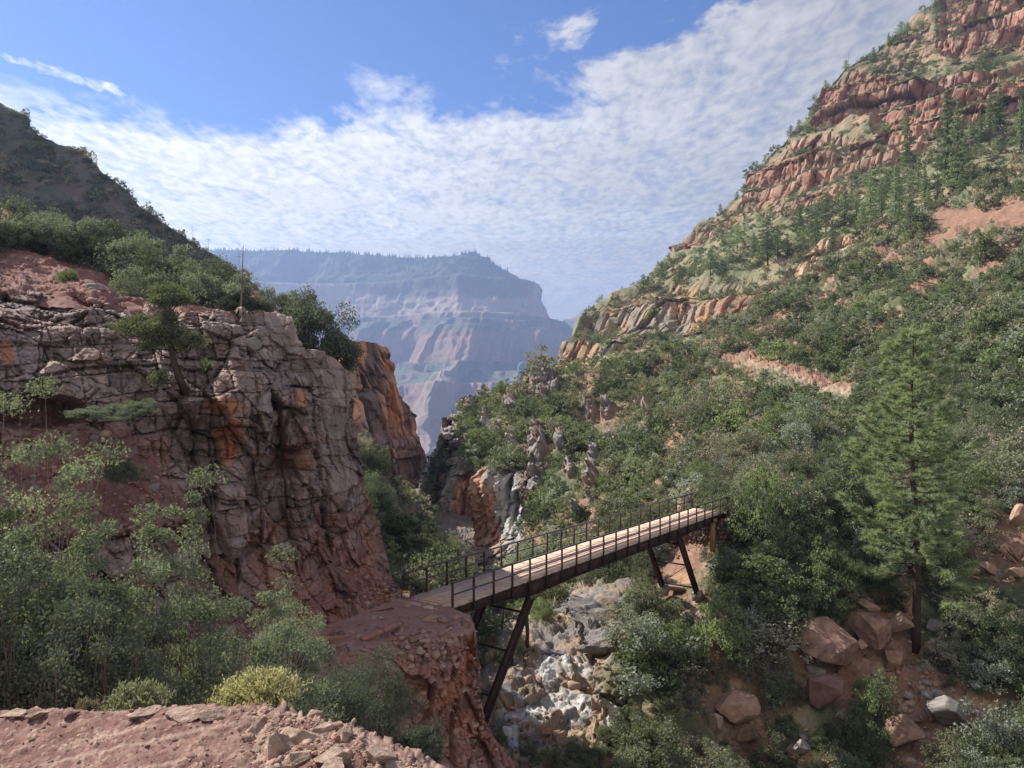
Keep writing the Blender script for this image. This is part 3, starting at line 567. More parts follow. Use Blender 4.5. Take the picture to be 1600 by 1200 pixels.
def body_gorge():
    crest = [(520, 670), (560, 690), (575, 705), (600, 745), (630, 775), (652, 775), (660, 745), (672, 715), (690, 690), (740, 690)]
    ctrl = [(520, 670, 88), (560, 700, 90), (600, 760, 84), (650, 780, 110), (690, 700, 150), (740, 690, 160), (650, 850, 76), (690, 850, 90), (620, 900, 60), (700, 900, 68), (560, 950, 48), (740, 1000, 60), (520, 1000, 45), (680, 780, 150)]
    b = Body(520, 740, int(260*Q), crest, 1060, int(330*Q), ctrl, back=8, backlen=.15)
    px, py = b.px, b.py; b.N = normals(b.G); p = b.G.copy(); h = outward(b.N, p, .3)
    d1, i1, e1 = rocky(p, 2.6, 1.6, (1, 1, 2.0), 101, .5); d2, i2, e2 = rocky(p, 1.0, .5, (1, 1, 1.2), 105, .5)
    lo_ = sstep(740, 790, py); p += h*((1-.8*lo_)*(d1+d2)+1.2*fbm(p/6, 4, 3))[..., None]; p += b.N*(lo_*.8*fbm(p/1.8, 4, 6))[..., None]; b.G = p
    n1 = fbm(p/3, 4, 97)*.5+.5; n2 = fbm(p/.8, 3, 98)*.5+.5
    c = mixc(np.broadcast_to((0.21, 0.16, 0.13), p.shape), (0.14, 0.14, 0.105), sstep(.4, .65, n1)); c = mixc(c, (.27, .18, .15), sstep(.55, .8, n2)*.7)
    b.bare = sstep(.35, .6, n1)*.5
    b.finish('gorge_wall', M['rock_mid'], c); return b
def body_spire():
    crest = [(500, 545), (530, 533), (552, 533), (585, 536), (600, 540), (608, 552), (613, 572), (617, 590), (624, 612), (634, 638), (648, 665), (655, 680), (662, 708), (665, 735), (661, 765), (664, 830)]
    ctrl = [(500, 545, 150), (552, 535, 152), (607, 541, 168), (560, 700, 140), (620, 640, 160), (660, 735, 168), (640, 760, 158), (580, 600, 150), (664, 850, 165), (500, 850, 135), (610, 800, 148)]
    b = Body(500, 664, int(240*Q), crest, 880, int(420*Q), ctrl, back=14, backlen=.15)
    px, py = b.px, b.py; b.N = normals(b.G); p = b.G.copy(); h = outward(b.N, p, .35); hc = p[..., 0]*.8+p[..., 1]*.5
    d1, i1, e1 = rocky(p, 4.5, 5.0, (1, 1, 9), 111, .5, .12); d2, i2, e2 = rocky(p, 2.0, 1.3, (1, 1, 3.5), 115, .5, .2)
    r1, e3, i3, l1 = bricks(hc, p[..., 2], 3.0, 2.2, 8, p)
    low = sstep(670, 700, py+12*fbm(p/6, 2, 4))
    ed = np.clip(sstep(672, 640, px), .3, 1)*np.where(np.arange(px.shape[0])[:, None] < b.back-1, .3, 1.); p += h*(ed*np.clip(sstep(528, 575, py), .15, 1)*(d1*(1-.3*low)+d2)+ed*low*(2.5+1.2*(r1-.5)+1.5*(l1-.5)) + .5*(r1-.5))[..., None]; b.G = p
    n1 = fbm(p*np.array((.22, .22, .03)), 4, 99)*.5+.5; n2 = fbm(p/1.5, 4, 98)*.5+.5; n3 = fbm(p*np.array((.5, .5, .05)), 3, 100)*.5+.5
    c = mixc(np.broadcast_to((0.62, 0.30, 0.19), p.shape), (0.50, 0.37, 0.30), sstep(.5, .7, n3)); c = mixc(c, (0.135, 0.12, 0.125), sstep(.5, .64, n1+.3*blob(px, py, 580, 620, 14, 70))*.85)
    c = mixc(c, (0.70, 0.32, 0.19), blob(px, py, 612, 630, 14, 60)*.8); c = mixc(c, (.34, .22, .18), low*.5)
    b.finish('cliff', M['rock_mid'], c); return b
def body_left_ridge():
    crest = [(-170, 40), (-50, 120), (0, 160), (30, 176), (62, 200), (90, 222), (128, 236), (160, 268), (200, 300), (250, 345), (300, 374), (330, 392), (360, 415), (385, 433), (405, 450), (422, 490), (440, 560), (455, 640)]
    ctrl = [(-170, 40, 250), (0, 160, 240), (200, 300, 232), (330, 392, 228), (405, 450, 225), (455, 640, 222), (-170, 620, 178), (0, 500, 192), (200, 500, 202), (340, 560, 210)]
    b = Body(-170, 455, int(420*Q), crest, 660, int(260*Q), ctrl, back=12, backlen=.25)
    px, py = b.px, b.py; b.N = normals(b.G); h = horiz(b.N); p = b.G.copy()
    zt = p[..., 2]; st = terrace(zt+2*fbm(p/30, 2, 3), 12, .5, .2)-zt; m = sstep(-.1, .5, fbm(p/30, 3, 5))*.7
    d1, i1, e1 = rocky(p, 5, 2.6, (1, 1, 1.5), 121, .5); p[..., 2] += m*st; p += h*(m*d1+1.4*fbm(p/20, 4, 6)+.5*fbm(p/4, 3, 7))[..., None]; b.G = p
    n1 = fbm(p/10, 4, 3)*.5+.5; n2 = fbm(p/3, 4, 4)*.5+.5
    c = mixc(np.broadcast_to((0.15, 0.12, 0.11), p.shape), (0.10, 0.11, 0.09), sstep(.25, .5, n1)); c = mixc(c, (.28, .21, .19), sstep(.62, .75, n2)*m)
    b.bare = m*.3
    b.finish('ridge', M['rock_far'], c); return b
def body_mesa():
    crest = [(250, 388), (340, 391), (400, 392), (470, 391), (560, 397), (640, 402), (690, 400), (740, 396), (765, 403), (790, 414), (820, 428), (830, 428), (845, 450), (862, 468), (880, 483), (893, 497), (905, 512), (930, 540), (1000, 600)]
    ctrl = [(250, 388, 5300), (340, 392, 5300), (640, 402, 5200), (740, 400, 5000), (830, 435, 5000), (900, 500, 5200), (1000, 600, 5400), (400, 470, 4700), (640, 470, 4600), (700, 465, 4450), (850, 485, 4800), (640, 560, 4000), (770, 500, 4200), (800, 560, 3700), (900, 560, 4200), (640, 660, 2800),
            (740, 620, 3000), (830, 600, 3200), (680, 720, 2200), (600, 700, 2600), (450, 600, 4000), (950, 680, 3000), (250, 720, 3000), (700, 800, 1700), (500, 800, 2000)]
    b = Body(250, 1000, int(640*Q), crest, 800, int(460*Q), ctrl, back=10, backlen=.2)
    px, py = b.px, b.py; b.N = normals(b.G); h = horiz(b.N); p = b.G.copy(); D = b.D
    wx = 16*fbm(p/500, 3, 4)
    q = (px*.80+py*.60)+wx; q2 = (px*.72+py*.70)+wx*1.3
    low = sstep(455, 560, py)
    r1 = 1-np.abs(((q/118+.1) % 1)*2-1); r2 = ridged(np.stack([q2/42, py/190, 0*px], -1), 3, 5); r3 = ridged(np.stack([(px+.35*py)/22, py/40, 0*px], -1), 4, 6)
    main = np.exp(-((q-(770*.8+480*.6))/30.)**2)*sstep(470, 560, py)
    spur2 = np.exp(-((q-(700*.8+480*.6))/24.)**2)*sstep(470, 540, py)*.7
    toward = -h*0
    cam_dir = -p/np.linalg.norm(p, axis=-1, keepdims=True)
    amt = D*(0.07*low*(r1-.5)+0.045*(.35+low)*(r2-.6)+.012*(.2+low)*(r3-.6)+.10*main+.06*spur2)
    hcam = cam_dir.copy(); hcam[..., 2] = 0
    p += hcam*amt[..., None]
    # bedded cliffs
    zt = p[..., 2]+25*fbm(p/900, 2, 9)
    for hh, bn, w in ((330, .72, .7), (95, .66, .7), (31, .6, .6)): p[..., 2] += (terrace(zt, hh, bn, .25)-zt)*w*sstep(398, 430, py)
    p += h*(45*fbm(p*np.array((1/260, 1/260, 1/500)), 4, 12)+16*fbm(p/70, 4, 13)+6*fbm(p/25, 3, 14))[..., None]
    t0 = p[b.back:b.back+1, :, 2]; p[..., 2] = np.minimum(p[..., 2], t0+20)
    b.G = p
    n1 = fbm(p/150, 4, 3)*.5+.5; n2 = fbm(p/40, 4, 4)*.5+.5; zb = py+10*fbm(p/600, 3, 8)
    c = mixc(np.broadcast_to((0.19, 0.125, 0.10), p.shape), (0.085, 0.095, 0.065), sstep(.35, .6, n1))
    c = mixc(c, (0.05, 0.065, 0.045), sstep(438, 425, zb+12*(n1-.5))*.9)
    wb = sstep(434, 440, zb)*sstep(478, 466, zb); c = mixc(c, (0.36, 0.28, 0.23), wb*sstep(.3, .5, n2+.3)*.75)
    rb = sstep(585, 600, zb)*sstep(668, 655, zb); c = mixc(c, (.30, .17, .13), rb*.6); c = mixc(c, (.30, .16, .12), (sstep(505, 512, zb)*sstep(530, 524, zb))*.6)
    c = mixc(c, (0.30, 0.27, 0.23), sstep(.4, .8, main+.4*(n2-.5))*.45)
    tal = sstep(655, 690, py); c = mixc(c, (0.30, 0.27, 0.25), tal*.8)
    b.finish('mesa', M['rock_mesa'], c)
    # farther ridge beyond
    cr = [(860, 520), (880, 500), (897, 493), (905, 487), (918, 486), (930, 489), (950, 480), (1010, 470)]
    f = Body(860, 1010, 120, cr, 640, 60, [(860, 500, 7200), (1010, 470, 7600), (900, 620, 6000)], back=6, backlen=.1)
    p = f.G; p += normals(p)*(60*fbm(p/400, 4, 3))[..., None]; p[..., 2] += (terrace(p[..., 2], 200, .5, .2)-p[..., 2])*.6
    f.finish('far_ridge', M['rock_mesa'], mixc(np.broadcast_to((.32, .22, .17), p.shape), (.12, .14, .09), fbm(p/200, 3, 4)*.5+.5))
    return b
B = {}
B['slope'] = body_slope(); B['mtn'] = body_mountain(); B['cliff'] = body_cliff(); B['land'] = body_landing(); B['trail'] = body_trail(); GROUND = body_bench(); B['scree'] = body_upper_slope()
B['gorge'] = body_gorge(); B['spire'] = body_spire(); B['ridge'] = body_left_ridge(); B['mesa'] = body_mesa()
# the canyon floor far below everything
fl = np.array([(-4200, 2, -32), (4200, 2, -32), (4200, 60, -40), (-4200, 60, -40), (-4200, 8100, -900), (4200, 8100, -900)], float)
me = new_mesh(fl, quads=[(0, 1, 2, 3), (3, 2, 5, 4)], mats=[M['rock_mesa']], col=np.broadcast_to((0.22, 0.17, 0.13), (6, 3)), name='canyon_floor'); o = link_mesh('canyon_floor', me); o['kind'] = 'structure'

# ------------------------------------------------------------------ mesh builders for objects
class MB:
    """collects boxes, bars and tubes into one mesh"""
    def __init__(s): s.V = []; s.Q = []; s.T = []; s.n = 0
    def add(s, V, Q=(), T=()):
        s.V.append(np.asarray(V, float)); s.Q += [tuple(int(i)+s.n for i in q) for q in Q]; s.T += [tuple(int(i)+s.n for i in t) for t in T]; s.n += len(V)
    def bar(s, a, b, w, h, up=(0, 0, 1), h2=None):
        """box from a to b, w wide, h high (h2 at b)"""
        a = np.array(a, float); b = np.array(b, float); d = b-a; d /= np.linalg.norm(d); u = np.array(up, float); r = np.cross(d, u); r /= np.linalg.norm(r); u = np.cross(r, d)
        h2 = h if h2 is None else h2
        P = [a+r*sx*w/2+u*sy*h/2 for sx, sy in ((-1, -1), (1, -1), (1, 1), (-1, 1))] + [b+r*sx*w/2+u*sy*h2/2 for sx, sy in ((-1, -1), (1, -1), (1, 1), (-1, 1))]
        s.add(P, [(0, 1, 2, 3), (7, 6, 5, 4), (0, 4, 5, 1), (1, 5, 6, 2), (2, 6, 7, 3), (3, 7, 4, 0)])
    def tube(s, pts, rad, n=5, cap=True):
        pts = np.array(pts, float); m = len(pts); rad = np.broadcast_to(rad, (m,)); d = np.gradient(pts, axis=0); d /= np.linalg.norm(d, axis=1, keepdims=True)+1e-9
        ref = np.where(np.abs(d[:, 2:]) > .9, np.array([[1., 0, 0]]), np.array([[0, 0, 1.]])); r = np.cross(d, ref); r /= np.linalg.norm(r, axis=1, keepdims=True); u = np.cross(r, d)
        a = np.arange(n)/n*2*np.pi; V = pts[:, None]+rad[:, None, None]*(np.cos(a)[None, :, None]*r[:, None]+np.sin(a)[None, :, None]*u[:, None])
        Qs = [(i*n+j, i*n+(j+1) % n, (i+1)*n+(j+1) % n, (i+1)*n+j) for i in range(m-1) for j in range(n)]
        T = [((m-1)*n, (m-1)*n+j, (m-1)*n+j+1) for j in range(1, n-1)] + [(0, j+1, j) for j in range(1, n-1)] if cap else []
        s.add(V.reshape(-1, 3), Qs, T)
    def mesh(s, name, mat, smooth=False):
        return new_mesh(np.concatenate(s.V), quads=s.Q, tris=s.T, mats=[mat] if not isinstance(mat, (list, tuple)) else mat, smooth=smooth, name=name)
    def obj(s, name, mat, parent=None, smooth=False, loc=None): return link_mesh(name, s.mesh(name, mat, smooth), parent, loc)

def leaf_quads(c, size, R, asp=0.5, up=0.0):
    """diamond leaves at c (n,3)"""
    n = len(c); a = R.normal(size=(n, 3)); a[:, 2] += up; a /= np.linalg.norm(a, axis=1, keepdims=True); t = R.normal(size=(n, 3)); b = np.cross(a, t); b /= np.linalg.norm(b, axis=1, keepdims=True)+1e-9
    sz = (size*R.uniform(.6, 1.35, n))[:, None]; V = np.stack([c-a*sz*.5, c+b*sz*asp*.5, c+a*sz*.5, c-b*sz*asp*.5], 1).reshape(-1, 3)
    return V, np.arange(4*n).reshape(-1, 4)
def bush_mesh(name, seed, Rr, H, ncl, nleaf, lsize, mats, spread=.17, stems=6, srad=.03, lean=(0, 0), base=.15, asp=.55, open_=0.35, twigs=True, skirt=True, wild=.3):
    """one bush: stems that fork to leaf clumps; material 0 = leaves, 1 = wood"""
    R = np.random.default_rng(seed); th = R.uniform(0, 2*np.pi, ncl); ph = np.arccos(R.uniform(-.15 if skirt else .15, 1, ncl)); rr = R.uniform(open_, 1, ncl)**.6
    d = np.stack([np.sin(ph)*np.cos(th), np.sin(ph)*np.sin(th), np.cos(ph)], -1); lump = 1+wild*vn(d*1.7+seed, 3)+.18*vn(d*4+seed, 5)
    cc = d*np.array([Rr, Rr, H*(1-base)])*(rr*lump)[:, None]; cc[:, 2] = np.maximum(cc[:, 2], -H*base*.6)+H*base
    cc[:, 0] += lean[0]*cc[:, 2]/H; cc[:, 1] += lean[1]*cc[:, 2]/H
    mb = MB()
    if twigs:
        for k in range(ncl):
            st = R.integers(0, stems); ang = st/stems*2*np.pi; b0 = np.array([math.cos(ang), math.sin(ang), 0])*Rr*.07
            mid = b0*(2+R.uniform(0, 2))*np.array([1, 1, 0])+np.array([cc[k, 0]*.35, cc[k, 1]*.35, cc[k, 2]*.6])+R.normal(size=3)*Rr*.06
            t = np.linspace(0, 1, 5)[:, None]; pts = (1-t)**2*b0+2*t*(1-t)*mid+t*t*cc[k]; mb.tube(pts, np.linspace(srad*R.uniform(.5, 1), srad*.15, 5), 3, False)
    w = R.uniform(.5, 1.5, ncl); idx = R.choice(ncl, nleaf, p=w/w.sum()); sg = Rr*spread*(.6+.8*R.random(ncl))
    g = R.normal(size=(nleaf, 3)); g /= (np.linalg.norm(g, axis=1, keepdims=True)+1e-9); g *= (R.random((nleaf, 1))**.45)*1.6
    c = cc[idx]+g*sg[idx][:, None]*np.array([1, 1, .75]); c[:, 2] = np.where(c[:, 2] < .02, np.abs(c[:, 2])*.5+.02, c[:, 2])
    V, Qd = leaf_quads(c, lsize, R, asp, .25); nl = len(Qd)
    if twigs:
        wv = np.concatenate(mb.V); V2 = np.concatenate([V, wv]); Q2 = np.concatenate([Qd, np.array(mb.Q)+len(V)]); mi = np.r_[np.zeros(nl, int), np.ones(len(mb.Q), int)]
    else: V2, Q2, mi = V, Qd, np.zeros(nl, int)
    return new_mesh(V2, quads=Q2, mats=mats, midx=mi, name=name)
def split_bush(name, label, cat, loc, group=None, **k):
    """near bush as a thing with foliage and branches"""
    me = bush_mesh(name, **k); n = len(me.polygons); mi = np.empty(n, np.int32); me.polygons.foreach_get('material_index', mi)
    co = np.empty(len(me.vertices)*3, np.float32); me.vertices.foreach_get('co', co); co = co.reshape(-1, 3); vi = np.empty(n*4, np.int32); me.polygons.foreach_get('vertices', vi); vi = vi.reshape(-1, 4)
    r = empty(name, loc, label, cat, group)
    for i, (nm, mt) in enumerate((('foliage', k['mats'][0]), ('branches', k['mats'][1]))):
        f = vi[mi == i]; u, inv = np.unique(f, return_inverse=True); link_mesh(nm, new_mesh(co[u], quads=inv.reshape(-1, 4), mats=[mt], name=nm), r)
    bpy.data.meshes.remove(me); return r
def copy_tree(o, parent=None):
    c = o.copy(); C.objects.link(c); c.parent = parent
    for ch in list(o.children): copy_tree(ch, c)
    return c

# stones: a ball cut flat by random planes
def ico(n):
    import bmesh
    bm = bmesh.new(); bmesh.ops.create_icosphere(bm, subdivisions=n, radius=1); V = np.array([v.co[:] for v in bm.verts]); T = np.array([[v.index for v in f.verts] for f in bm.faces]); bm.free(); return V, T
ICO = {n: ico(n) for n in (2, 3, 5)}
def stone_mesh(name, seed, size, mat, n=3, cuts=14, rough=.04, cutd=(.38, .78)):
    R = np.random.default_rng(seed); V, T = ICO[n]; V = V.copy()
    for k in range(cuts):
        d = R.normal(size=3); d /= np.linalg.norm(d); lim = R.uniform(*cutd); t = V@d; V -= np.where(t > lim, t-lim, 0)[:, None]*d
    V *= 1+rough*fbm(V*2.2+seed, 4, seed % 97)[:, None]+rough*.35*vn(V*11, 3)[:, None]
    V *= np.array(size); return new_mesh(V, tris=T, mats=[mat], name=name)

def at(body, px, py):
    """the point of a terrain sheet seen at (px, py), before or after shaping"""
    i = np.argmin((body.px-px)**2+(body.py-py)**2); return body.G.reshape(-1, 3)[i]
def surf_seen(body, px, py):
    G = body.G; X = G[..., 0]/G[..., 1]*F+800; Y = 600-G[..., 2]/G[..., 1]*F; d = (X-px)**2+(Y-py)**2+G[..., 1]*.02; return G.reshape(-1, 3)[np.argmin(d)]

# ------------------------------------------------------------------ the footbridge
HZ = 9.36
def build_bridge():
    d = np.array([.6, .8, 0]); l = np.array([-.8, .6, 0]); o = np.array([-2.59, 32.1, -HZ]); Lb = 30.5; Wd = 2.5; zu = np.array([0, 0, 1.])
    r = empty('footbridge', o, 'long rust-brown steel footbridge with plank deck and black railings over the gorge', 'bridge')
    def pt(t, w, z=0): return d*t+l*w+zu*z
    dk = MB(); R = np.random.default_rng(5)
    t = 0.02
    while t < Lb-.1:
        w = .185; dz = R.uniform(-.004, .004); e = R.uniform(0, .03); dk.bar(pt(t+w/2, -.02-e, -.03+dz), pt(t+w/2, Wd+.02+R.uniform(0, .03), -.03+dz), w-.012, .05); t += w+.003
    dk.obj('deck', M['plank'], r)
    rn = MB()
    for w0 in (.72, .97, 1.22, 1.47, 1.72):
        t = .15
        while t < Lb-.2:
            ln = min(R.uniform(3.2, 4.2), Lb-.2-t); dz = R.uniform(-.003, .003); rn.bar(pt(t, w0, .018+dz), pt(t+ln-.015, w0, .018+dz), .246, .032); t += ln
    rn.obj('running_board', M['plank2'], r)
    sl = MB(); sl.bar(pt(-.28, -.35, -.10), pt(-.28, Wd+.35, -.10), .42, .14); sl.obj('sill', M['plank2'], r)
    rs = MB(); rs.bar(pt(-.5, -.1, -.28), pt(-.5, Wd+.5, -.28), .2, .2); rs.obj('sill_log', M['boulder_red'], r)
    for w in (-.02, Wd+.02):
        g = MB(); s_ = -1 if w < 1 else 1; wg = w+s_*.0
        ts = np.array([0, 3.9, 5.6, 7.4, 9, 14, 21.3, 22.6, 24, 30.5]); hs = np.array([.28, .46, .70, .65, .58, .54, .58, .62, .50, .32])
        for a in range(len(ts)-1):
            g.bar(pt(ts[a], wg, -.06-hs[a]/2), pt(ts[a+1], wg, -.06-hs[a+1]/2), .03, hs[a], h2=hs[a+1])
        for a in range(len(ts)-1):
            for k, z in ((0, 0), (1, 1)):
                za = -.075 if k == 0 else -.06-hs[a]+.012; zb = -.075 if k == 0 else -.06-hs[a+1]+.012
                g.bar(pt(ts[a]+.002, wg, za-.003*k), pt(ts[a+1]-.002, wg, zb-.003*k), .2, .022)
        g.obj('girder', M['steel'], r)
        h = MB(); h.bar(pt(-.03, wg+s_*.12, 1.07), pt(Lb+.03, wg+s_*.12, 1.07), .085, .065); h.obj('handrail', M['steel_rail'], r)
        h = MB(); h.bar(pt(.03, wg+s_*.12, .56), pt(Lb, wg+s_*.12, .56), .045, .055); h.obj('middle_rail', M['steel_rail'], r)
        for k in range(23):
            q = k*Lb/22; p = MB(); hh = np.interp(q, ts, hs); p.bar(pt(q, wg+s_*.12, -.06-hh*.9), pt(q, wg+s_*.12, 1.045), .075, .08, up=d); p.obj('post', M['steel'], r)
    # legs
    for w in (-.02, Wd+.02):
        for (t0, z0, t1, z1) in ((5.75, -.85, 1.9, -5.9), (22.5, -.72, 25.3, -4.9)):
            b = MB(); a = pt(t0, w, z0); c = pt(t1, w, z1); dr = (c-a)/np.linalg.norm(c-a); up = np.cross(l, dr); b.bar(a, c, .03, .36, up=up, h2=.34)
            for s_ in (-1, 1): b.bar(a+up*s_*.185, c+up*s_*.175, .24, .025, up=up)
            b.obj('leg', M['steel'], r)
            ft = MB(); ft.bar(c-dr*.1, c+dr*.5, .6, .6, up=up); ft.obj('footing', M['stone_grey'], r)
    for (t0, z0, t1, z1, fr) in ((5.75, -.85, 1.9, -5.9, (.12, .42, .75)), (22.5, -.72, 25.3, -4.9, (.1, .48, .9))):
        def q(f, w): return pt(t0+(t1-t0)*f, w, z0+(z1-z0)*f)
        for i, f in enumerate(fr):
            b = MB(); b.bar(q(f, 0), q(f, Wd), .07, .09); b.obj('cross_strut', M['steel'], r)
            if i < 2:
                b = MB(); b.bar(q(f, 0.02), q(fr[i+1], Wd-.02), .035, .035); b.obj('cross_brace', M['steel'], r)
    hp = MB(); hp.tube([pt(5.3, Wd*.5, -1.2), pt(5.3, Wd*.5, -1.9), pt(5.2, Wd*.5, -2.5)], .035, 6); hp.obj('pipe', M['steel_rail'], r)
    # far pier: timber columns, cap and dry stone infill
    for w in (.1, Wd-.1):
        for tt in (28.3,):
            b = MB(); b.tube([pt(tt, w, -.45), pt(tt, w, -1.5), pt(tt, w, -2.6)], .2, 12); b.obj('pier_column', M['timber'], r, smooth=False)
    b = MB(); b.bar(pt(28.3, -.2, -.34), pt(28.3, Wd+.2, -.34), .3, .2); b.obj('pier_cap', M['timber'], r)
    w_ = MB(); Rn = np.random.default_rng(3)
    V0, T0 = ICO[2]
    for iz in range(7):
        ww = -.3+Rn.uniform(0, .2)
        while ww < Wd+.6:
            sz = Rn.uniform(.18, .34); V = V0*np.array([sz*.6, sz*.6, .17])*(1+.25*vn(V0*1.8+iz+ww*7, 5)[:, None]); w_.add(V+pt(29.6+Rn.uniform(-.05, .05), ww, -.55-iz*.3), [], T0); ww += sz*1.05
    w_.obj('stone_infill', M['boulder_red'], r)
    return r
build_bridge()
def sign():
    o = np.array([-4.66, 33.55, -9.36]); r = empty('trail_sign', o, 'small white and yellow notice board at the near left corner of the footbridge', 'sign')
    b = MB(); b.bar((-.16, .0, .0), (-.16, 0, .34), .05, .04, up=(0, 1, 0)); b.obj('red_plate', M['red'], r); b = MB(); b.bar((.24, 0, .0), (.24, 0, .34), .05, .04, up=(0, 1, 0)); b.obj('red_plate', M['red'], r)
    b = MB(); b.bar((-.12, -.01, .13), (.2, -.01, .13), .02, .2); b.obj('notice_board', M['white'], r)
    b = MB(); b.bar((-.12, -.01, .28), (.2, -.01, .28), .02, .1); b.obj('warning_panel', M['yellow'], r)
    b = MB(); b.bar((.05, -.024, .255), (.13, -.024, .305), .004, .04); b.obj('warning_symbol', M['steel'], r)
    r.rotation_euler = (0, 0, -.25)
sign()

# ------------------------------------------------------------------ trees
def needle_tuft(R, c, dirs, n, ln, w):
    """n thin needles at each tuft centre c, fanning around dirs"""
    m = len(c); C2 = np.repeat(c, n, 0); Dd = np.repeat(dirs, n, 0)+R.normal(size=(m*n, 3))*.62; Dd[:, 2] += .15; Dd /= np.linalg.norm(Dd, axis=1, keepdims=True)
    s = np.cross(Dd, R.normal(size=(m*n, 3))); s /= np.linalg.norm(s, axis=1, keepdims=True); L_ = (ln*R.uniform(.7, 1.2, m*n))[:, None]
    V = np.stack([C2-s*w*.5, C2+s*w*.5, C2+Dd*L_], 1).reshape(-1, 3); return V, np.arange(len(V)).reshape(-1, 3)
def pine(seed=3, H=21.5):
    R = np.random.default_rng(seed); base = surf_seen(B['slope'], 1432, 1012); base[2] -= .3
    H = (1012-505)/F*base[1]+.3
    r = empty('ponderosa_pine', base, 'tallest pine, with dark trunk and broad crown, rising from boulders at the right', 'pine tree')
    zz = np.linspace(0, H, 14); path = np.stack([.10*np.sin(zz*.35)-.3*(zz/H), .08*np.cos(zz*.4), zz], -1)
    t = MB(); t.tube(path, .27*(1-zz/H)**.8+.02, 10); t.obj('trunk', M['bark'], r, smooth=True)
    br = MB(); tc = []; td = []; lowdead = MB()
    nb = 88
    for k in range(nb):
        f = .20+.77*(k+R.uniform(-.4, .4))/nb; z = f*H; az = k*2.4+R.normal()*.4; p0 = np.array([np.interp(z, zz, path[:, 0]), np.interp(z, zz, path[:, 1]), z])
        prof = np.interp(f, [.15, .25, .35, .5, .62, .75, .88, 1], [2.6, 3.7, 4.1, 3.8, 3.5, 2.7, 1.5, .35])*R.uniform(.6, 1.15)
        dh = np.array([math.cos(az), math.sin(az), 0]); rise = np.interp(f, [.15, .4, .7, 1], [-.28, -.02, .22, .7]); s = np.linspace(0, 1, 7)[:, None]
        pts = p0+dh*prof*s+np.array([0, 0, 1])*prof*(rise*s+.28*s**2.2*(1 if f > .25 else .3)-.12*np.sin(s*3.1))+R.normal(size=(7, 3))*.05*s
        dead = f < .27 and R.random() < .55
        (lowdead if dead else br).tube(pts, np.linspace(.055*(1.25-f), .012, 7), 4, False)
        nsub = 2+int(prof*3.2)
        for j in range(nsub):
            u = R.uniform(.25, 1); q0 = np.array([np.interp(u, s[:, 0], pts[:, i]) for i in range(3)]); sd = np.cross(dh, (0, 0, 1))*R.choice([-1, 1]); sl = prof*.30*(1.15-u)+.28; q1 = q0+(dh*.75+sd*R.uniform(.3, 1.1))*sl+np.array([0, 0, R.uniform(.02, .35)*sl])
            if dead:
                if R.random() < .6: lowdead.tube([q0, (q0+q1)/2+R.normal(size=3)*.05, q1], [.015, .01, .005], 3, False)
                continue
            br.tube([q0, (q0+q1)/2+np.array([0, 0, -.04]), q1], [.02, .014, .008], 3, False)
            for e in np.linspace(.35, 1, 3):
                tc.append(q0+(q1-q0)*e); td.append((q1-q0)/np.linalg.norm(q1-q0)+np.array([0, 0, .2]))
        if not dead:
            for u in (.8, .9, 1): tc.append(np.array([np.interp(u, s[:, 0], pts[:, i]) for i in range(3)])); td.append(dh*.8+np.array([0, 0, .5]))
    for q in np.linspace(.93, 1, 8): tc.append(np.array([path[-1, 0], path[-1, 1], H*q])); td.append(np.array([0, 0, 1.]))
    br.obj('branches', M['bark'], r); lowdead.obj('dead_branches', M['bark'], r)
    V, T = needle_tuft(R, np.array(tc), np.array(td), 36, .40, .040); link_mesh('crown', new_mesh(V, tris=T, mats=[M['needle']], name='crown'), r)
    return r
pine()
def fir_proto(seed, H, wid, dens=60, shape=1.0, mats=None, cut=.08, sparse=0):
    R = np.random.default_rng(seed); t = MB(); t.tube([(0, 0, -.5), (0.05, 0, H*.5), (0, 0, H)], [H*.016, H*.009, .02], 6)
    cs = []; n = int(dens); sz = []
    for k in range(n):
        f = cut+(1-cut)*k/n; ln = wid*(1-f)**shape*R.uniform(.35, 1.25)*1.2+.15; az = k*2.4+R.normal()*.3; m = max(8, int(ln*26))
        s = R.uniform(.12, 1, m); x = s*ln; drop = -.25*x+.12*x*x/ln; side = R.normal(size=m)*.22*ln*(1.1-s*.6)
        dx, dy = math.cos(az), math.sin(az); cs.append(np.stack([dx*x-dy*side, dy*x+dx*side, f*H+drop+R.normal(size=m)*.12], -1))
    c = np.concatenate(cs); V, Qd = leaf_quads(c, .5*H/15, R, .45, -.1)
    return t.mesh('trunk', M['bark']), new_mesh(V, quads=Qd, mats=[mats or M['needle_far']], name='crown')
FIR = [fir_proto(1, 15, 3.0, 70, .85), fir_proto(2, 15, 2.2, 66, .75), fir_proto(3, 15, 3.4, 44, .5, cut=.22), fir_proto(4, 15, 3.9, 38, .42, cut=.3)]
def fir(px, base_y, top_y, kind, label, group=None, name='fir_tree', cat='fir tree', body='mtn', wide=1.0):
    p = surf_seen(B[body], px, base_y).copy(); H = (base_y-top_y)/F*p[1]; s = H/15
    r = empty(name, p-np.array([0, 0, .2]), label, cat, group, rz=float(rng.uniform(0, 6)), s=s); r.scale = (s*wide, s*wide, s)
    link_mesh('trunk', FIR[kind][0], r); link_mesh('crown', FIR[kind][1], r); return r
fir(1480, 285, 135, 1, 'tall slender fir, left one of a close pair before the upper red cliff')
fir(1497, 300, 152, 1, 'shorter fir, right one of a close pair before the upper red cliff')
fir(1418, 268, 172, 1, 'narrow fir standing alone left of the bare dead trunk, below the red cliff')
fir(1546, 205, 144, 0, 'dense broad conical fir left of its paler neighbour near the right edge')
fir(1562, 200, 130, 0, 'pale tall fir behind the broad conical fir near the right edge')
fir(1516, 218, 178, 1, 'small pointed fir beside the dense conical firs below the cliff')
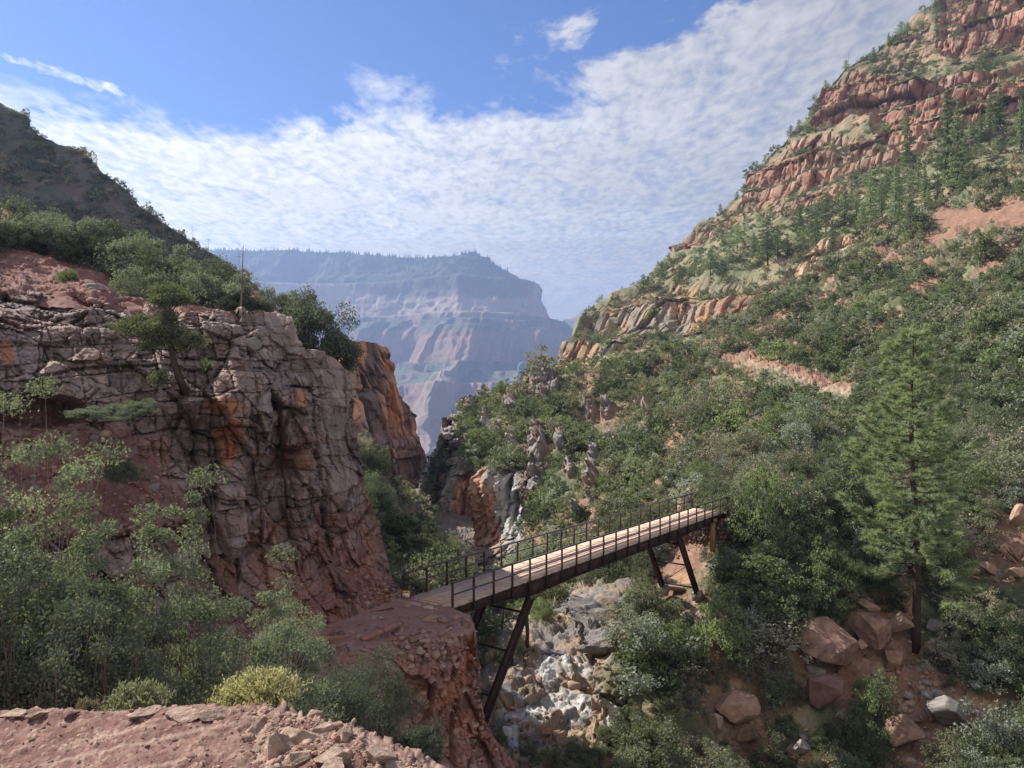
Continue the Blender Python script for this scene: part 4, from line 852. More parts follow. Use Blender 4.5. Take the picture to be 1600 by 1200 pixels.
fir(1596, 235, 150, 0, 'dark fir cut off by the right edge of the picture, below the upper cliff')
fir(1532, 222, 170, 0, 'bushy fir between the small pointed fir and the dense conical fir')
_fk = [(1250, 370, 318), (1290, 368, 300), (1320, 352, 282), (1338, 345, 292), (1360, 350, 262), (1378, 340, 275), (1400, 352, 255), (1422, 335, 262), (1445, 320, 255), (1465, 318, 270), (1330, 318, 280), (1385, 310, 262), (1450, 345, 290), (1350, 372, 318), (1405, 375, 312), (1275, 392, 335),
       (1300, 400, 345), (1470, 345, 300), (1435, 296, 240), (1500, 325, 270), (1522, 300, 255), (1482, 362, 318)]
for i, (x, by, ty) in enumerate(_fk): fir(x, by, ty, (0, 2, 1, 2)[i % 4], 'conifer in the grove below the red cliff', 'conifers in the grove below the red cliff', 'conifer', 'conifer')
for x, by, ty, k in [(1152, 392, 350, 3), (1200, 415, 335, 2), (1215, 405, 350, 3), (1178, 400, 362, 2), (1110, 430, 388, 3), (1085, 432, 400, 3), (1230, 400, 362, 2), (1062, 446, 412, 2)]:
    fir(x, by, ty, k, 'rounded pine on the green bench above the grey cliff band', 'pines on the bench above the grey cliff band', 'pine_tree', 'pine tree', wide=1.2)
for x, by, ty, k in [(1005, 452, 427, 3), (1034, 436, 408, 3), (1012, 455, 430, 2), (1408, 62, 32, 3), (1418, 56, 34, 3), (1388, 72, 50, 1), (1322, 112, 92, 3), (1290, 140, 124, 3), (1236, 216, 195, 3), (1248, 208, 186, 3), (1182, 262, 248, 3), (1195, 258, 240, 3), (1152, 312, 298, 3), (1124, 332, 318, 3), (1562, -10, -40, 2), (960, 486, 468, 3), (930, 500, 486, 3), (1365, 92, 72, 2), (1270, 190, 172, 3)]:
    fir(x, by, ty, k, 'small tree against the sky on the mountain crest', 'trees along the crest of the mountain', 'pine_tree', 'pine tree', wide=1.3)
def snag(px, base_y, top_y, label, body='mtn', seed=1, w=.012, nb=26, name='dead_tree', blen=.1, mat='deadwood', group=None):
    R = np.random.default_rng(seed); p = surf_seen(B[body], px, base_y).copy(); H = (base_y-top_y)/F*p[1]
    r = empty(name, p, label, 'dead tree', group); t = MB(); t.tube([(0, 0, -.3), (.01*H, 0, H*.5), (0, 0, H)], [H*w, H*w*.6, H*w*.2], 6); t.obj('trunk', M[mat], r)
    b = MB()
    for k in range(nb):
        f = R.uniform(.25, .97); az = R.uniform(0, 6.3); l_ = H*blen*R.uniform(.4, 1.2)*(1.2-f); q = np.array([math.cos(az), math.sin(az), 0]); o = np.array([0, 0, f*H]); b.tube([o, o+q*l_*.6+np.array([0, 0, -.1*l_]), o+q*l_+np.array([0, 0, .15*l_])], [H*w*.28, H*w*.18, H*w*.08], 3, False)
    b.obj('branches', M[mat], r); return r
snag(1451, 215, 147, 'bleached bare trunk standing between firs in front of the upper red cliff', seed=2, blen=.07)
snag(1326, 122, 78, 'thin bare trunk leaning on the skyline of the right-hand mountain', seed=3, blen=.03, w=.01, mat='twig')
snag(956, 474, 456, 'thin bare tree on the skyline above the orange cliff', seed=4, blen=.15, mat='twig')

# ------------------------------------------------------------------ scrub on the slopes
def protos(tag_, mats, n=3, **k): return [bush_mesh('shrub', seed=100+hash_(tag_)*7+i*13, mats=mats, wild=.35+.1*i, **k) for i in range(n)]
NTH = ['leftmost', 'second from left', 'third from left', 'fourth from left', 'fifth from left', 'sixth from left', 'seventh from left', 'eighth from left', 'ninth from left', 'tenth from left']
ROW = {1: [''], 2: ['upper ', 'lower '], 3: ['upper ', 'middle ', 'lower '], 4: ['highest ', 'upper ', 'lower ', 'lowest ']}
def number_labels():
    """things of one group are told apart by their place in the picture"""
    g = {}
    for o in C.objects:
        if o.parent is None and o.get('group') and o.get('label'): g.setdefault(o['label'], []).append(o)
    for lab, os_ in g.items():
        if len(os_) < 2: continue
        pos = {o.name: (o.location[0]/o.location[1]*F, -o.location[2]/o.location[1]*F) for o in os_}; nb = min(4, -(-len(os_)//8)); os_.sort(key=lambda o: pos[o.name][1]); n = len(os_)
        for b in range(nb):
            row = sorted(os_[b*n//nb:(b+1)*n//nb], key=lambda o: pos[o.name][0])
            for k, o in enumerate(row):
                if k < len(NTH): o['label'] = f"{lab}, {ROW[nb][b]}{'row, ' if nb > 1 else ''}{NTH[k] if k < len(row)-1 or len(row) == 1 else 'rightmost'}"
                else: o['label'] = f"{lab}, {ROW[nb][b]}{'row, ' if nb > 1 else ''}{'towards the right' if k < len(row)-1 else 'rightmost'}"
def hash_(s): return sum(ord(c)*(i+1) for i, c in enumerate(s)) % 91
LOOK = {'olive': ('leaf_olive', 'grey-green'), 'dark': ('leaf_dark', 'dark green'), 'bright': ('leaf_bright', 'fresh green'), 'silver': ('leaf_silver', 'silvery'), 'brown': ('leaf_brown', 'brownish twiggy')}
MID = {k: protos('m'+k, [M[v[0]], M['twig']], 3, Rr=1.0, H=1.5, ncl=52, nleaf=3400 if k != 'brown' else 1500, lsize=.085, srad=.02, spread=.15, open_=.45) for k, v in LOOK.items()}
FAR = {k: protos('f'+k, [M[v[0]], M['twig']], 3, Rr=1.0, H=1.45, ncl=26, nleaf=520, lsize=.2, srad=.02, spread=.19, open_=.5, twigs=False) for k, v in LOOK.items()}
def scatter(body, n, density, size, seed):
    """points on a terrain sheet, spread evenly over the picture times density(px, py, D, bare)"""
    R = np.random.default_rng(seed); h, w = body.px.shape; i = R.integers(body.back-3, h-2, n*3); j = R.integers(2, w-2, n*3)
    px, py = body.px[i, j], body.py[i, j]; D = body.G[i, j, 1]; bare = body.bare[i, j] if hasattr(body, 'bare') else 0*px
    wgt = density(px, py, D, bare)*(body.py[-1, j]-body.py[0, j])/800; keep = R.random(n*3) < wgt
    i, j = i[keep][:n], j[keep][:n]; return body.G[i, j], body.px[i, j], body.py[i, j], size(R, len(i), body.px[i, j], body.py[i, j])
shr = []     # position, size, look, px, py
def add(P, S, px, py, R, looks, pr):
    lk = R.choice(len(looks), len(P), p=pr)
    for q in range(len(P)): shr.append((P[q], float(S[q]), looks[lk[q]], float(px[q]), float(py[q])))
R0 = np.random.default_rng(77)
def dens_slope(px, py, D, bare):
    near = poly_mask(px, py, [(1180, 930), (1240, 980), (1300, 920), (1440, 920), (1480, 1000), (1420, 1070), (1560, 1080), (1560, 1170), (1300, 1200), (1100, 1160), (1110, 1060), (1240, 1050)], 10)
    gorge = poly_mask(px, py, [(750, 950), (800, 940), (880, 900), (960, 930), (1010, 1000), (985, 1060), (970, 1150), (900, 1180), (740, 1200)], 12)
    low = sstep(880, 960, py)
    return (1-bare)**1.5*np.clip((D/185)**1.15, .035, 1)*(1-.45*near)*(1-.45*gorge)*(1-.1*low)
P, px, py, S = scatter(B['slope'], 6500, dens_slope, lambda R, n, x, y: R.lognormal(.0, .45, n)*1.0, 5)
S = S*np.interp(P[:, 1], [40, 60, 120, 230], [.68, 1.0, 1.2, 1.25])
pr = np.array([.36, .24, .14, .09, .17]); add(P, S, px, py, R0, list(LOOK), pr)
P, px, py, S = scatter(B['mtn'], 9500, lambda x, y, D, b: (1-b)**1.2*np.clip((D/420)**1.3, .1, 1)*(.35+.65*sstep(.4, .6, fbm(np.stack([x/60, y/40, 0*x], -1), 3, 5)*.5+.55)), lambda R, n, x, y: R.lognormal(.1, .45, n)*1.25, 6)
add(P, S, px, py, R0, ['olive', 'dark', 'bright', 'brown'], [.5, .2, .12, .18])
P, px, py, S = scatter(B['ridge'], 2600, lambda x, y, D, b: .9+0*x, lambda R, n, x, y: R.lognormal(.1, .4, n)*.95, 8); add(P, S, px, py, R0, ['olive', 'dark', 'brown'], [.3, .45, .25])
P, px, py, S = scatter(B['gorge'], 420, lambda x, y, D, b: .35+.6*(1-b)+0*x, lambda R, n, x, y: R.lognormal(.1, .35, n)*1.0, 9); add(P, S, px, py, R0, ['dark', 'olive', 'brown'], [.55, .25, .2])
def zone(px, py):
    if px < 745 and py > 690: return 'in the shaded gorge'
    if px < 900: return 'among the rock spires'
    if py > 1040: return 'among the boulders below the pine'
    if py > 900: return 'on the gorge side under the bridge' if px < 1180 else 'beside the pine foot'
    if py > 760 and px > 1130: return 'between far bridge end and pine'
    if py > 640: return 'just behind the bridge railing' if px < 1130 else 'below the red trail cut'
    return 'above the red trail cut' if px > 1130 else 'left of the red trail cut'
bare_pt = [s for s in shr]
BXY = [(1298, 1010, 58, 42), (1362, 985, 36, 48), (1290, 1078, 34, 30), (1408, 975, 22, 22), (1150, 1102, 36, 26), (1482, 1108, 44, 30), (1412, 1142, 32, 30), (1120, 1130, 13, 20), (1172, 1148, 20, 20), (1252, 1170, 16, 14), (1592, 808, 16, 20), (1585, 862, 24, 20), (1545, 888, 20, 12), (1588, 896, 20, 10), (1435, 960, 12, 50), (850, 1090, 80, 55), (900, 980, 40, 40), (1070, 880, 30, 30), (1440, 1075, 40, 14), (1530, 1085, 40, 14)]
def clear(it):
    X = it[0][0]/it[0][1]*F+800; Y = 600-(it[0][2]+.6*it[1])/it[0][1]*F; r = 1.1*it[1]/it[0][1]*F
    return not any(((X-bx)/(bw+r*.8))**2+((Y-by-r*.35)/(bh+r*.8))**2 < 1 and it[0][1] < 66 for bx, by, bw, bh in BXY)
TXY = [(752, 795, 62, 50), (705, 682, 10, 30), (838, 715, 12, 44), (925, 762, 7, 28), (850, 600, 18, 16), (922, 640, 9, 14), (926, 712, 6, 14), (890, 745, 6, 12), (1165, 556, 26, 8), (1215, 572, 34, 9), (1265, 588, 34, 9), (1310, 600, 24, 7), (1500, 338, 50, 14), (1580, 335, 30, 14), (1470, 372, 20, 8)]
def clear2(it):
    X = it[0][0]/it[0][1]*F+800; Y = 600-(it[0][2]+.7*it[1])/it[0][1]*F; r = 1.0*it[1]/it[0][1]*F
    return not any(((X-bx)/(bw+r*.6))**2+((Y-by-r*.2)/(bh+r*.6))**2 < 1 for bx, by, bw, bh in TXY)
shr = [it for it in shr if clear(it) and clear2(it)]
order = sorted(range(len(shr)), key=lambda q: -shr[q][1]/shr[q][0][1]*(1 if -20 < shr[q][3] < 1620 and shr[q][4] < 1215 else .0))
N_IND = 235
for q in order[:N_IND]:
    p, s, lk, x, y = shr[q]
    o = bpy.data.objects.new('shrub', MID[lk][q % 3]); C.objects.link(o); o.location = tuple(p-np.array([0, 0, .12*s])); o.scale = (s, s, s*.9*float(R0.uniform(.8, 1.15))); o.rotation_euler = (float(R0.normal()*.08), float(R0.normal()*.08), float(R0.uniform(0, 6.28)))
    z = zone(x, y); tag(o, f'{LOOK[lk][1]} shrub {z}', 'shrub', f'{LOOK[lk][1]} shrubs {z}')
def gn_scatter(name, items, sets, label=None):
    """one object of kind stuff: the scrub nobody could count"""
    cols = []; keys = []
    for lk in LOOK:
        for v in range(3): keys.append((lk, v))
    col = bpy.data.collections.new(name+'_plants')
    for n, (lk, v) in enumerate(keys):
        o = bpy.data.objects.new(f'plant_{n:02d}', sets[lk][v]); col.objects.link(o)
    P = np.array([it[0]-np.array([0, 0, .12*it[1]]) for it in items], np.float32); S = np.array([it[1] for it in items], np.float32)
    ix = np.array([keys.index((it[2], i % 3)) for i, it in enumerate(items)], np.int32)
    me = bpy.data.meshes.new(name); me.vertices.add(len(P)); me.vertices.foreach_set('co', P.ravel())
    a = me.attributes.new('size', 'FLOAT', 'POINT'); a.data.foreach_set('value', S); a = me.attributes.new('pick', 'INT', 'POINT'); a.data.foreach_set('value', ix)
    a = me.attributes.new('turn', 'FLOAT_VECTOR', 'POINT'); t = np.stack([R0.normal(size=len(P))*.1, R0.normal(size=len(P))*.1, R0.uniform(0, 6.28, len(P))], -1).astype(np.float32); a.data.foreach_set('vector', t.ravel())
    o = link_mesh(name, me); g = bpy.data.node_groups.new(name, 'GeometryNodeTree'); g.interface.new_socket('Geometry', in_out='INPUT', socket_type='NodeSocketGeometry'); g.interface.new_socket('Geometry', in_out='OUTPUT', socket_type='NodeSocketGeometry')
    gi = g.nodes.new('NodeGroupInput'); go = g.nodes.new('NodeGroupOutput'); ip = g.nodes.new('GeometryNodeInstanceOnPoints'); ci = g.nodes.new('GeometryNodeCollectionInfo'); ci.inputs[0].default_value = col; ci.inputs['Separate Children'].default_value = True; ci.inputs['Reset Children'].default_value = True
    def na(nm, dt): n = g.nodes.new('GeometryNodeInputNamedAttribute'); n.data_type = dt; n.inputs[0].default_value = nm; return next(s for s in n.outputs if s.enabled)
    g.links.new(gi.outputs[0], ip.inputs['Points']); g.links.new(ci.outputs[0], ip.inputs['Instance']); ip.inputs['Pick Instance'].default_value = True
    g.links.new(na('pick', 'INT'), ip.inputs['Instance Index']); g.links.new(na('turn', 'FLOAT_VECTOR'), ip.inputs['Rotation']); g.links.new(na('size', 'FLOAT'), ip.inputs['Scale'])
    g.links.new(ip.outputs[0], go.inputs[0]); md = o.modifiers.new('scatter', 'NODES'); md.node_group = g; o['kind'] = 'stuff'; return o
rest = [shr[q] for q in order[N_IND:]]
gn_scatter('scrub', [s for s in rest if s[0][1] < 85], MID); gn_scatter('distant_scrub', [s for s in rest if s[0][1] >= 85], FAR)

# ------------------------------------------------------------------ near bushes, left
NB = [  # px, base y, D, width m, height m, look
    (40, 1110, 9.5, 1.25, 3.5, 'leaf_near'), (110, 1105, 9.0, 1.15, 2.1, 'leaf_near'), (215, 1105, 9.8, 1.1, 2.35, 'leaf_near'), (330, 1100, 10.5, 1.3, 2.5, 'leaf_near'),
    (425, 1090, 11.5, 1.15, 1.9, 'leaf_near'), (-60, 1110, 8.5, 1.2, 2.8, 'leaf_near'), (270, 1110, 8.3, 1.0, 1.3, 'leaf_neardark'), (150, 1112, 7.8, 1.0, 1.2, 'leaf_neardark'), (50, 1112, 7.8, 1.0, 1.3, 'leaf_neardark'),
    (400, 1108, 9.2, .95, 1.25, 'leaf_neardark')]
NL = ['tall leafy bush at the left edge, highest of the near bushes', 'pale leafy bush between the left edge bush and the arching bush', 'airy upright bush left of the middle of the near thicket, against the dark rock', 'broad airy bush in the middle of the near thicket, with arching bare twigs',
      'leafy bush at the right end of the near thicket, spreading over the red landing', 'near bush cut off by the left edge of the picture', 'dark low bush behind the small olive tuft in the middle', 'dark low bush behind the trail edge, left of the small tuft', 'dark low bush at the far left behind the trail edge', 'dark low bush behind the yellow-green rabbitbrush']
nearp = {}
for i, (px_, by, D, w, h, mt) in enumerate(NB):
    p = W3(px_, by, D); g = np.argmin((GROUND[..., 0]-p[0])**2+(GROUND[..., 1]-p[1])**2); zg = GROUND.reshape(-1, 3)[g, 2]; top = W3(px_, by, D)[2]+h
    H = top-zg
    split_bush('bush', NL[i], 'bush', (p[0], p[1], zg-.05), seed=300+i, Rr=w, H=H, ncl=int(190*w), nleaf=int(46000*w) if mt == 'leaf_near' else 14000, lsize=.044, mats=[M[mt], M['twig']], spread=.105, stems=9, srad=.02, base=.3, open_=.3, wild=.45)
for i, (px_, by, D, w, h, mt, ls, lab) in enumerate([
    (590, 1170, 19, 1.15, 2.5, 'leaf_neardark', .06, 'big dark feathery shrub hanging below the red landing'), (520, 1165, 15, .95, 1.5, 'leaf_neardark', .05, 'dark shrub between the rabbitbrush and the hanging shrub'),
    (650, 1200, 20, .8, 1.2, 'leaf_neardark', .06, 'lowest dark shrub at the foot of the red rock face'), (440, 1095, 14, .85, 1.7, 'leaf_near', .045, 'small leafy bush at the edge of the red landing')]):
    p = W3(px_, by, D); split_bush('shrub', lab, 'shrub', p, seed=340+i, Rr=w, H=h, ncl=110, nleaf=18000, lsize=ls, mats=[M[mt], M['twig']], spread=.14, base=.3, open_=.3, asp=.3)
def tuft(name, label, px_, by, D, w, h, mat, n, seed, bare=.3):
    """fountain of fine stems with small leaves"""
    R = np.random.default_rng(seed); r = empty(name, W3(px_, by, D), label, 'shrub'); mb = MB(); cs = []
    for k in range(n):
        a = R.uniform(0, 6.28); q = R.random()**.6; t = np.linspace(0, 1, 5)[:, None]; e = np.array([math.cos(a)*w*q, math.sin(a)*w*q, h*(1-.45*q*q)*R.uniform(.7, 1.1)]); b0 = e*np.array([.15, .15, 0]); mid = e*np.array([.35, .35, .6])
        pts = (1-t)**2*b0+2*t*(1-t)*mid+t*t*e; mb.tube(pts, np.linspace(.004, .0015, 5), 3, False); m = R.integers(14, 28); u = R.uniform(.35, 1.0, m); cs.append(np.stack([np.interp(u, t[:, 0], pts[:, i]) for i in range(3)], -1)+R.normal(size=(m, 3))*.012)
    mb.obj('stems', M['twig'], r); V, Qd = leaf_quads(np.concatenate(cs), .034, R, .28, 1.5); link_mesh('foliage', new_mesh(V, quads=Qd, mats=[M[mat]], name='foliage'), r)
tuft('rabbitbrush', 'rounded yellow-green rabbitbrush just behind the stones of the path edge', 405, 1120, 5.2, .34, .31, 'leaf_yellow', 420, 5)
tuft('grass_tuft', 'small olive tuft of stems behind the path edge at the lower left', 215, 1125, 5.4, .26, .27, 'leaf_olive', 170, 6)
tuft('dry_twigs', 'sprig of pale dry stems left of the small olive tuft', 140, 1122, 5.4, .16, .14, 'leaf_brown', 26, 7)

# dark bushes above the cliff, upper left
UB = [(-40, 430, 42, 3.6, 4.6), (30, 410, 46, 3.6, 3.7), (95, 405, 49, 3.4, 3.0), (150, 430, 45, 3.4, 3.4), (60, 385, 44, 2.6, 2.3), (205, 440, 44, 3.3, 3.1), (255, 460, 42, 3.0, 2.7), (300, 478, 41, 2.9, 2.9), (345, 482, 40, 2.4, 2.3), (383, 486, 39.5, 1.7, 1.3), (230, 470, 39, 2.0, 1.9), (130, 400, 50, 3.0, 3.2), (-110, 420, 42, 4, 5), (290, 450, 48, 3.2, 2.2), (180, 405, 52, 3.4, 2.4), (340, 470, 47, 2.6, 2.2)]
UBm = [bush_mesh('foliage', seed=400+i, Rr=1, H=1.25, ncl=90, nleaf=15000, lsize=.055, mats=[M[m_], M['twig']], spread=.13, base=.2, open_=.3, wild=.4, srad=.012) for i, m_ in enumerate(('leaf_neardark', 'leaf_thicket', 'leaf_thicket'))]
for i, (x, y, D, w, h) in enumerate(UB):
    o = bpy.data.objects.new('bush', UBm[i % 3]); C.objects.link(o); q = W3(x, y, D); o.location = (q[0], q[1], q[2]-.3); o.scale = (w*.8, w*.8, h/1.25); o.rotation_euler = (0, 0, i*1.3)
    tag(o, 'grey-green bush in the thicket above the left cliff', 'bush', 'bushes in the thicket on the left cliff')
def named_bush(x, y, D, w, h, k, lab):
    o = bpy.data.objects.new('bush', UBm[k]); C.objects.link(o); q = W3(x, y, D); o.location = tuple(q); o.scale = (w, w, h/1.25); o.rotation_euler = (0, 0, x*.1); tag(o, lab, 'bush')
UBm.append(bush_mesh('foliage', seed=431, Rr=1, H=1.25, ncl=60, nleaf=6000, lsize=.08, mats=[M['leaf_bright'], M['twig']], spread=.13, base=.2, open_=.3, wild=.4, srad=.012))
named_bush(485, 560, 40, 2.2, 3.6, 1, 'large leafy bush behind the top of the left cliff, nearest its edge'); named_bush(525, 585, 40.5, 1.5, 2.6, 0, 'dark bush overhanging the right edge of the left cliff'); named_bush(440, 500, 42, 1.5, 1.7, 1, 'pale bush between the agave stalk and the large leafy bush')
named_bush(108, 462, 37.6, .75, 1.35, 3, 'small bright green bush on the red scree at the upper left'); named_bush(165, 655, 26, 1.1, .5, 1, 'low grey-green shrub on a ledge of the left cliff'); named_bush(215, 650, 26.5, .7, .6, 1, 'small grey-green shrub at the right end of the cliff ledge')
named_bush(190, 755, 25, .6, .9, 0, 'dark shrub on the talus at the foot of the left cliff'); named_bush(588, 806, 62, 1.9, 3.2, 0, 'dark tree-like bush in the gorge behind the left cliff'); named_bush(576, 745, 80, 2.2, 3.4, 0, 'uppermost dark bush in the gorge behind the left cliff'); named_bush(628, 836, 66, 2.0, 2.2, 0, 'lowest dark bush in the gorge behind the left cliff')
def slope_bush(x, y, top, w, k, lab, v=0, cat='shrub', body='slope'):
    p = surf_seen(B[body], x, y).copy(); h = (y-top)/F*p[1]; o = bpy.data.objects.new('shrub', MID[k][v]); C.objects.link(o); o.location = (p[0], p[1]-.3, p[2]-.2); ww = w/F*p[1]; o.scale = (ww, ww, h/1.55); o.rotation_euler = (0, 0, x*.3); tag(o, lab, cat)
slope_bush(1365, 1125, 1040, 40, 'bright', 'bright green rounded shrub right below the widest brown boulder'); slope_bush(1352, 1185, 1115, 42, 'bright', 'fresh green shrub at the bottom, under the bright rounded one', 1); slope_bush(1540, 1065, 1010, 44, 'silver', 'silvery shrub beside the stony red gully at the right')
slope_bush(1560, 1200, 1095, 60, 'silver', 'large silvery shrub in the bottom right corner', 1); slope_bush(1480, 1195, 1130, 40, 'olive', 'grey-green shrub below the broad grey boulder'); slope_bush(1195, 1200, 1135, 34, 'olive', 'grey-green shrub at the bottom edge beside the grey block', 2)
slope_bush(1130, 1010, 905, 50, 'bright', 'tall bright green bush right of the far bridge legs', 2); slope_bush(1200, 1010, 950, 60, 'brown', 'sprawling bare twiggy shrub right of the tall bright bush'); slope_bush(1020, 1200, 1110, 60, 'olive', 'wide grey-green shrub at the bottom edge below the gorge rib', 1)
slope_bush(1010, 960, 900, 50, 'olive', 'wide feathery shrub above the dark ledge in the gorge'); slope_bush(1060, 1040, 985, 46, 'brown', 'brownish twiggy shrub left of the pinkish slab'); slope_bush(860, 1195, 1150, 26, 'bright', 'yellowish green shrub at the foot of the white slabs')
slope_bush(1190, 838, 715, 46, 'bright', 'broad leafy tree above the far end of the bridge', 1, 'tree'); slope_bush(1290, 930, 830, 46, 'bright', 'leafy tree left of the pine, above the leaning boulder', 0, 'tree'); slope_bush(855, 965, 925, 18, 'bright', 'yellow-green bush behind the near bridge leg', 2)
for i, (x, y, t_, w_) in enumerate([(650, 905, 872, 22), (668, 890, 858, 18), (640, 930, 892, 20), (690, 905, 880, 16), (662, 930, 900, 20), (622, 905, 880, 18)]): slope_bush(x, y, t_, w_, ('dark', 'brown', 'olive')[i % 3], f"{('dark green', 'brownish', 'grey-green')[i % 3]} shrub on the gorge side {'left of' if i < 3 else 'just behind'} the near bridge end", i % 3, body='gorge')
# bare grey saplings above the thicket
for i, (x, y, t_) in enumerate([(325, 480, 370), (372, 470, 378), (405, 480, 430), (255, 440, 330), (300, 450, 350)]):
    snag(x, y, t_, 'thin leafless sapling above the left thicket', 'scree', 60+i, .006, 16, 'bare_sapling', .28, 'twig', 'bare saplings above the left thicket')

# juniper leaning out of the cliff
def juniper():
    b0 = surf_seen(B['cliff'], 285, 612).copy(); b0 += np.array([0, -.6, 0]); r = empty('juniper_tree', b0, 'small juniper with leaning bare trunk growing out of the left cliff', 'juniper tree')
    def w(px_, py_, dy=0): return W3(px_, py_, b0[1]-.3+dy)-b0
    t = MB(); t.tube([w(290, 615, .3), w(280, 590), w(270, 560), w(266, 530), w(268, 500), w(264, 470)], [.2, .15, .12, .1, .07, .04], 8)
    t.obj('trunk', M['bark'], r, smooth=True); R = np.random.default_rng(9); br = MB(); cs = []
    for (x, y, rx, ry) in [(262, 458, 24, 13), (250, 470, 14, 9), (280, 468, 18, 9), (205, 510, 24, 9), (235, 515, 22, 11), (220, 500, 16, 8), (250, 530, 18, 9), (290, 538, 24, 10), (305, 530, 14, 8), (270, 520, 20, 12), (232, 540, 14, 6), (262, 498, 12, 14), (250, 590, 14, 10)]:
        e = w(x, y, R.uniform(-.5, .5)); s_ = w(266, min(y+20, 600)); br.tube([s_, (s_+e)/2+np.array([0, 0, -.08]), e], [.035, .02, .01], 4, False)
        m = int(rx*ry*9); g = R.normal(size=(m, 3)); g /= np.linalg.norm(g, axis=1, keepdims=True); g *= R.random((m, 1))**.75*(1.25+.5*vn(g*2.5+x, 3)[:, None]); cs.append(e+g*np.array([rx, rx*.8, ry])/F*b0[1]*1.15)
    br.obj('branches', M['bark'], r); c = np.concatenate(cs); V, Qd = leaf_quads(c, .11, R, .35, .3); link_mesh('foliage', new_mesh(V, quads=Qd, mats=[M['leaf_olive']], name='foliage'), r)
juniper()
def rosette(name, label, px_, py_, body, R_, n, mat, droop=0.0, width=.05, dy=0):
    p = surf_seen(B[body], px_, py_).copy() if isinstance(body, str) else np.array(body); r = empty(name, p+np.array([0, dy, 0]), label, 'agave' if 'agave' in name else 'yucca'); R = np.random.default_rng(4); T = []; V = []
    for k in range(n):
        a = R.uniform(0, 6.28); el = R.uniform(-.2 if droop else .05, 1.45 if not droop else .9); d = np.array([math.cos(a)*math.cos(el), math.sin(a)*math.cos(el), math.sin(el)]); s = np.array([-math.sin(a), math.cos(a), 0])*width; l_ = R_*R.uniform(.75, 1.1); m = d*l_*.5+np.array([0, 0, .02]); e = d*l_+np.array([0, 0, -droop*l_]); i = len(V); V += [s*.5, -s*.5, m-s*.5, m+s*.5, e]; T += [(i, i+1, i+2), (i, i+2, i+3), (i+3, i+2, i+4)]
    link_mesh('leaves', new_mesh(np.array(V), tris=T, mats=[M[mat]], name='leaves'), r); return r, p
rosette('yucca_plant', 'spiky green yucca rosette on the rim of the left cliff', 330, 582, 'cliff', .62, 110, 'leaf_olive', dy=-.5)
r_, p_ = rosette('agave_stalk', 'tall dead agave stalk with splayed dry base on top of the left cliff', 379, 486, 'cliff', .38, 60, 'deadwood', .75, .06, dy=-.2)
t_ = MB(); hh = (488-388)/F*p_[1]; t_.tube([(0, 0, 0), (.03, 0, .35), (.05, 0, hh*.5), (.11, 0, hh)], [.08, .04, .03, .014], 7); t_.obj('stalk', M['twig'], r_)

# ------------------------------------------------------------------ boulders, stones, logs
BL = [  # px, py (centre), w px, h px, look, tilt, label
    (1298, 1010, 58, 42, 'boulder', .1, 'big dark brown boulder, widest of the group left of the pine trunk'), (1362, 985, 36, 48, 'boulder', -.5, 'tall rounded brown boulder leaning in the middle of the group by the pine'),
    (1357, 946, 18, 10, 'stone_pink', .2, 'small pink block lying on top of the leaning boulder'), (1290, 1078, 34, 30, 'boulder_red', .2, 'purplish red boulder below the widest boulder'),
    (1408, 975, 22, 22, 'stone_tan', .5, 'pale tan slab between the leaning boulder and the pine trunk'), (1150, 1102, 36, 26, 'stone_pink', .15, 'smooth pinkish slab boulder left of the fresh green shrub'), (1482, 1108, 44, 30, 'stone_grey', .1, 'broad grey boulder at the lower right'),
    (1412, 1142, 32, 30, 'boulder', .3, 'brown boulder with an overhung face below the broad grey boulder'), (1120, 1130, 13, 20, 'stone_tan', .1, 'small upright tan rock under the pinkish slab'), (1172, 1148, 20, 20, 'boulder', .3, 'dark brown rock under the pinkish slab'),
    (1252, 1170, 13, 14, 'stone_grey', .2, 'grey block near the bottom edge, below the big boulders'), (1240, 1178, 8, 9, 'boulder', .1, 'small brown block beside the grey block at the bottom edge'), (1592, 808, 16, 20, 'stone_pink', .1, 'rounded pale boulder cut by the right edge'),
    (1585, 862, 24, 20, 'boulder', .1, 'brown boulder at the right edge, under the rounded pale one'), (1545, 888, 16, 10, 'stone_pink', .2, 'flat pink rock left of the right edge boulders'), (1588, 896, 20, 10, 'stone_pink', .05, 'flat pale slab at the right edge, lowest of its pile'),
    (1525, 892, 12, 8, 'stone_pink', -.2, 'small pink rock, leftmost of the pile at the right edge'), (1462, 975, 22, 14, 'stone_grey', .4, 'grey rock just right of the pine trunk'), (1398, 1030, 24, 18, 'boulder', 0, 'brown rock under the pine trunk, right of the leaning boulder'),
    (1345, 1008, 14, 10, 'stone_pink', .3, 'small pink rock wedged between the two big brown boulders'), (1330, 930, 20, 16, 'boulder', 0, 'brown rock in the scrub above the leaning boulder'), (1050, 918, 20, 9, 'stone_tan', .2, 'tan rock at the foot of the far bridge legs'),
    (855, 1140, 14, 10, 'stone_pink', .1, 'pink rock on the pale gorge slabs'), (790, 955, 12, 8, 'stone_grey', .1, 'grey rock under the near end of the bridge')]
for i, (x, y, w, h, mt, tl, lab) in enumerate(BL):
    p = surf_seen(B['slope'], x, y+h*.7).copy(); D = p[1]-.2; s = D/F; q = W3(x, y, D)
    o = link_mesh('boulder', stone_mesh('boulder', 500+i, (w*s*1.05, w*s*.9, h*s*1.05), M[mt], 5 if w > 12 else 3, 13, .05)); o.location = tuple(q); o.rotation_euler = (0, tl, 0); tag(o, lab, 'boulder')
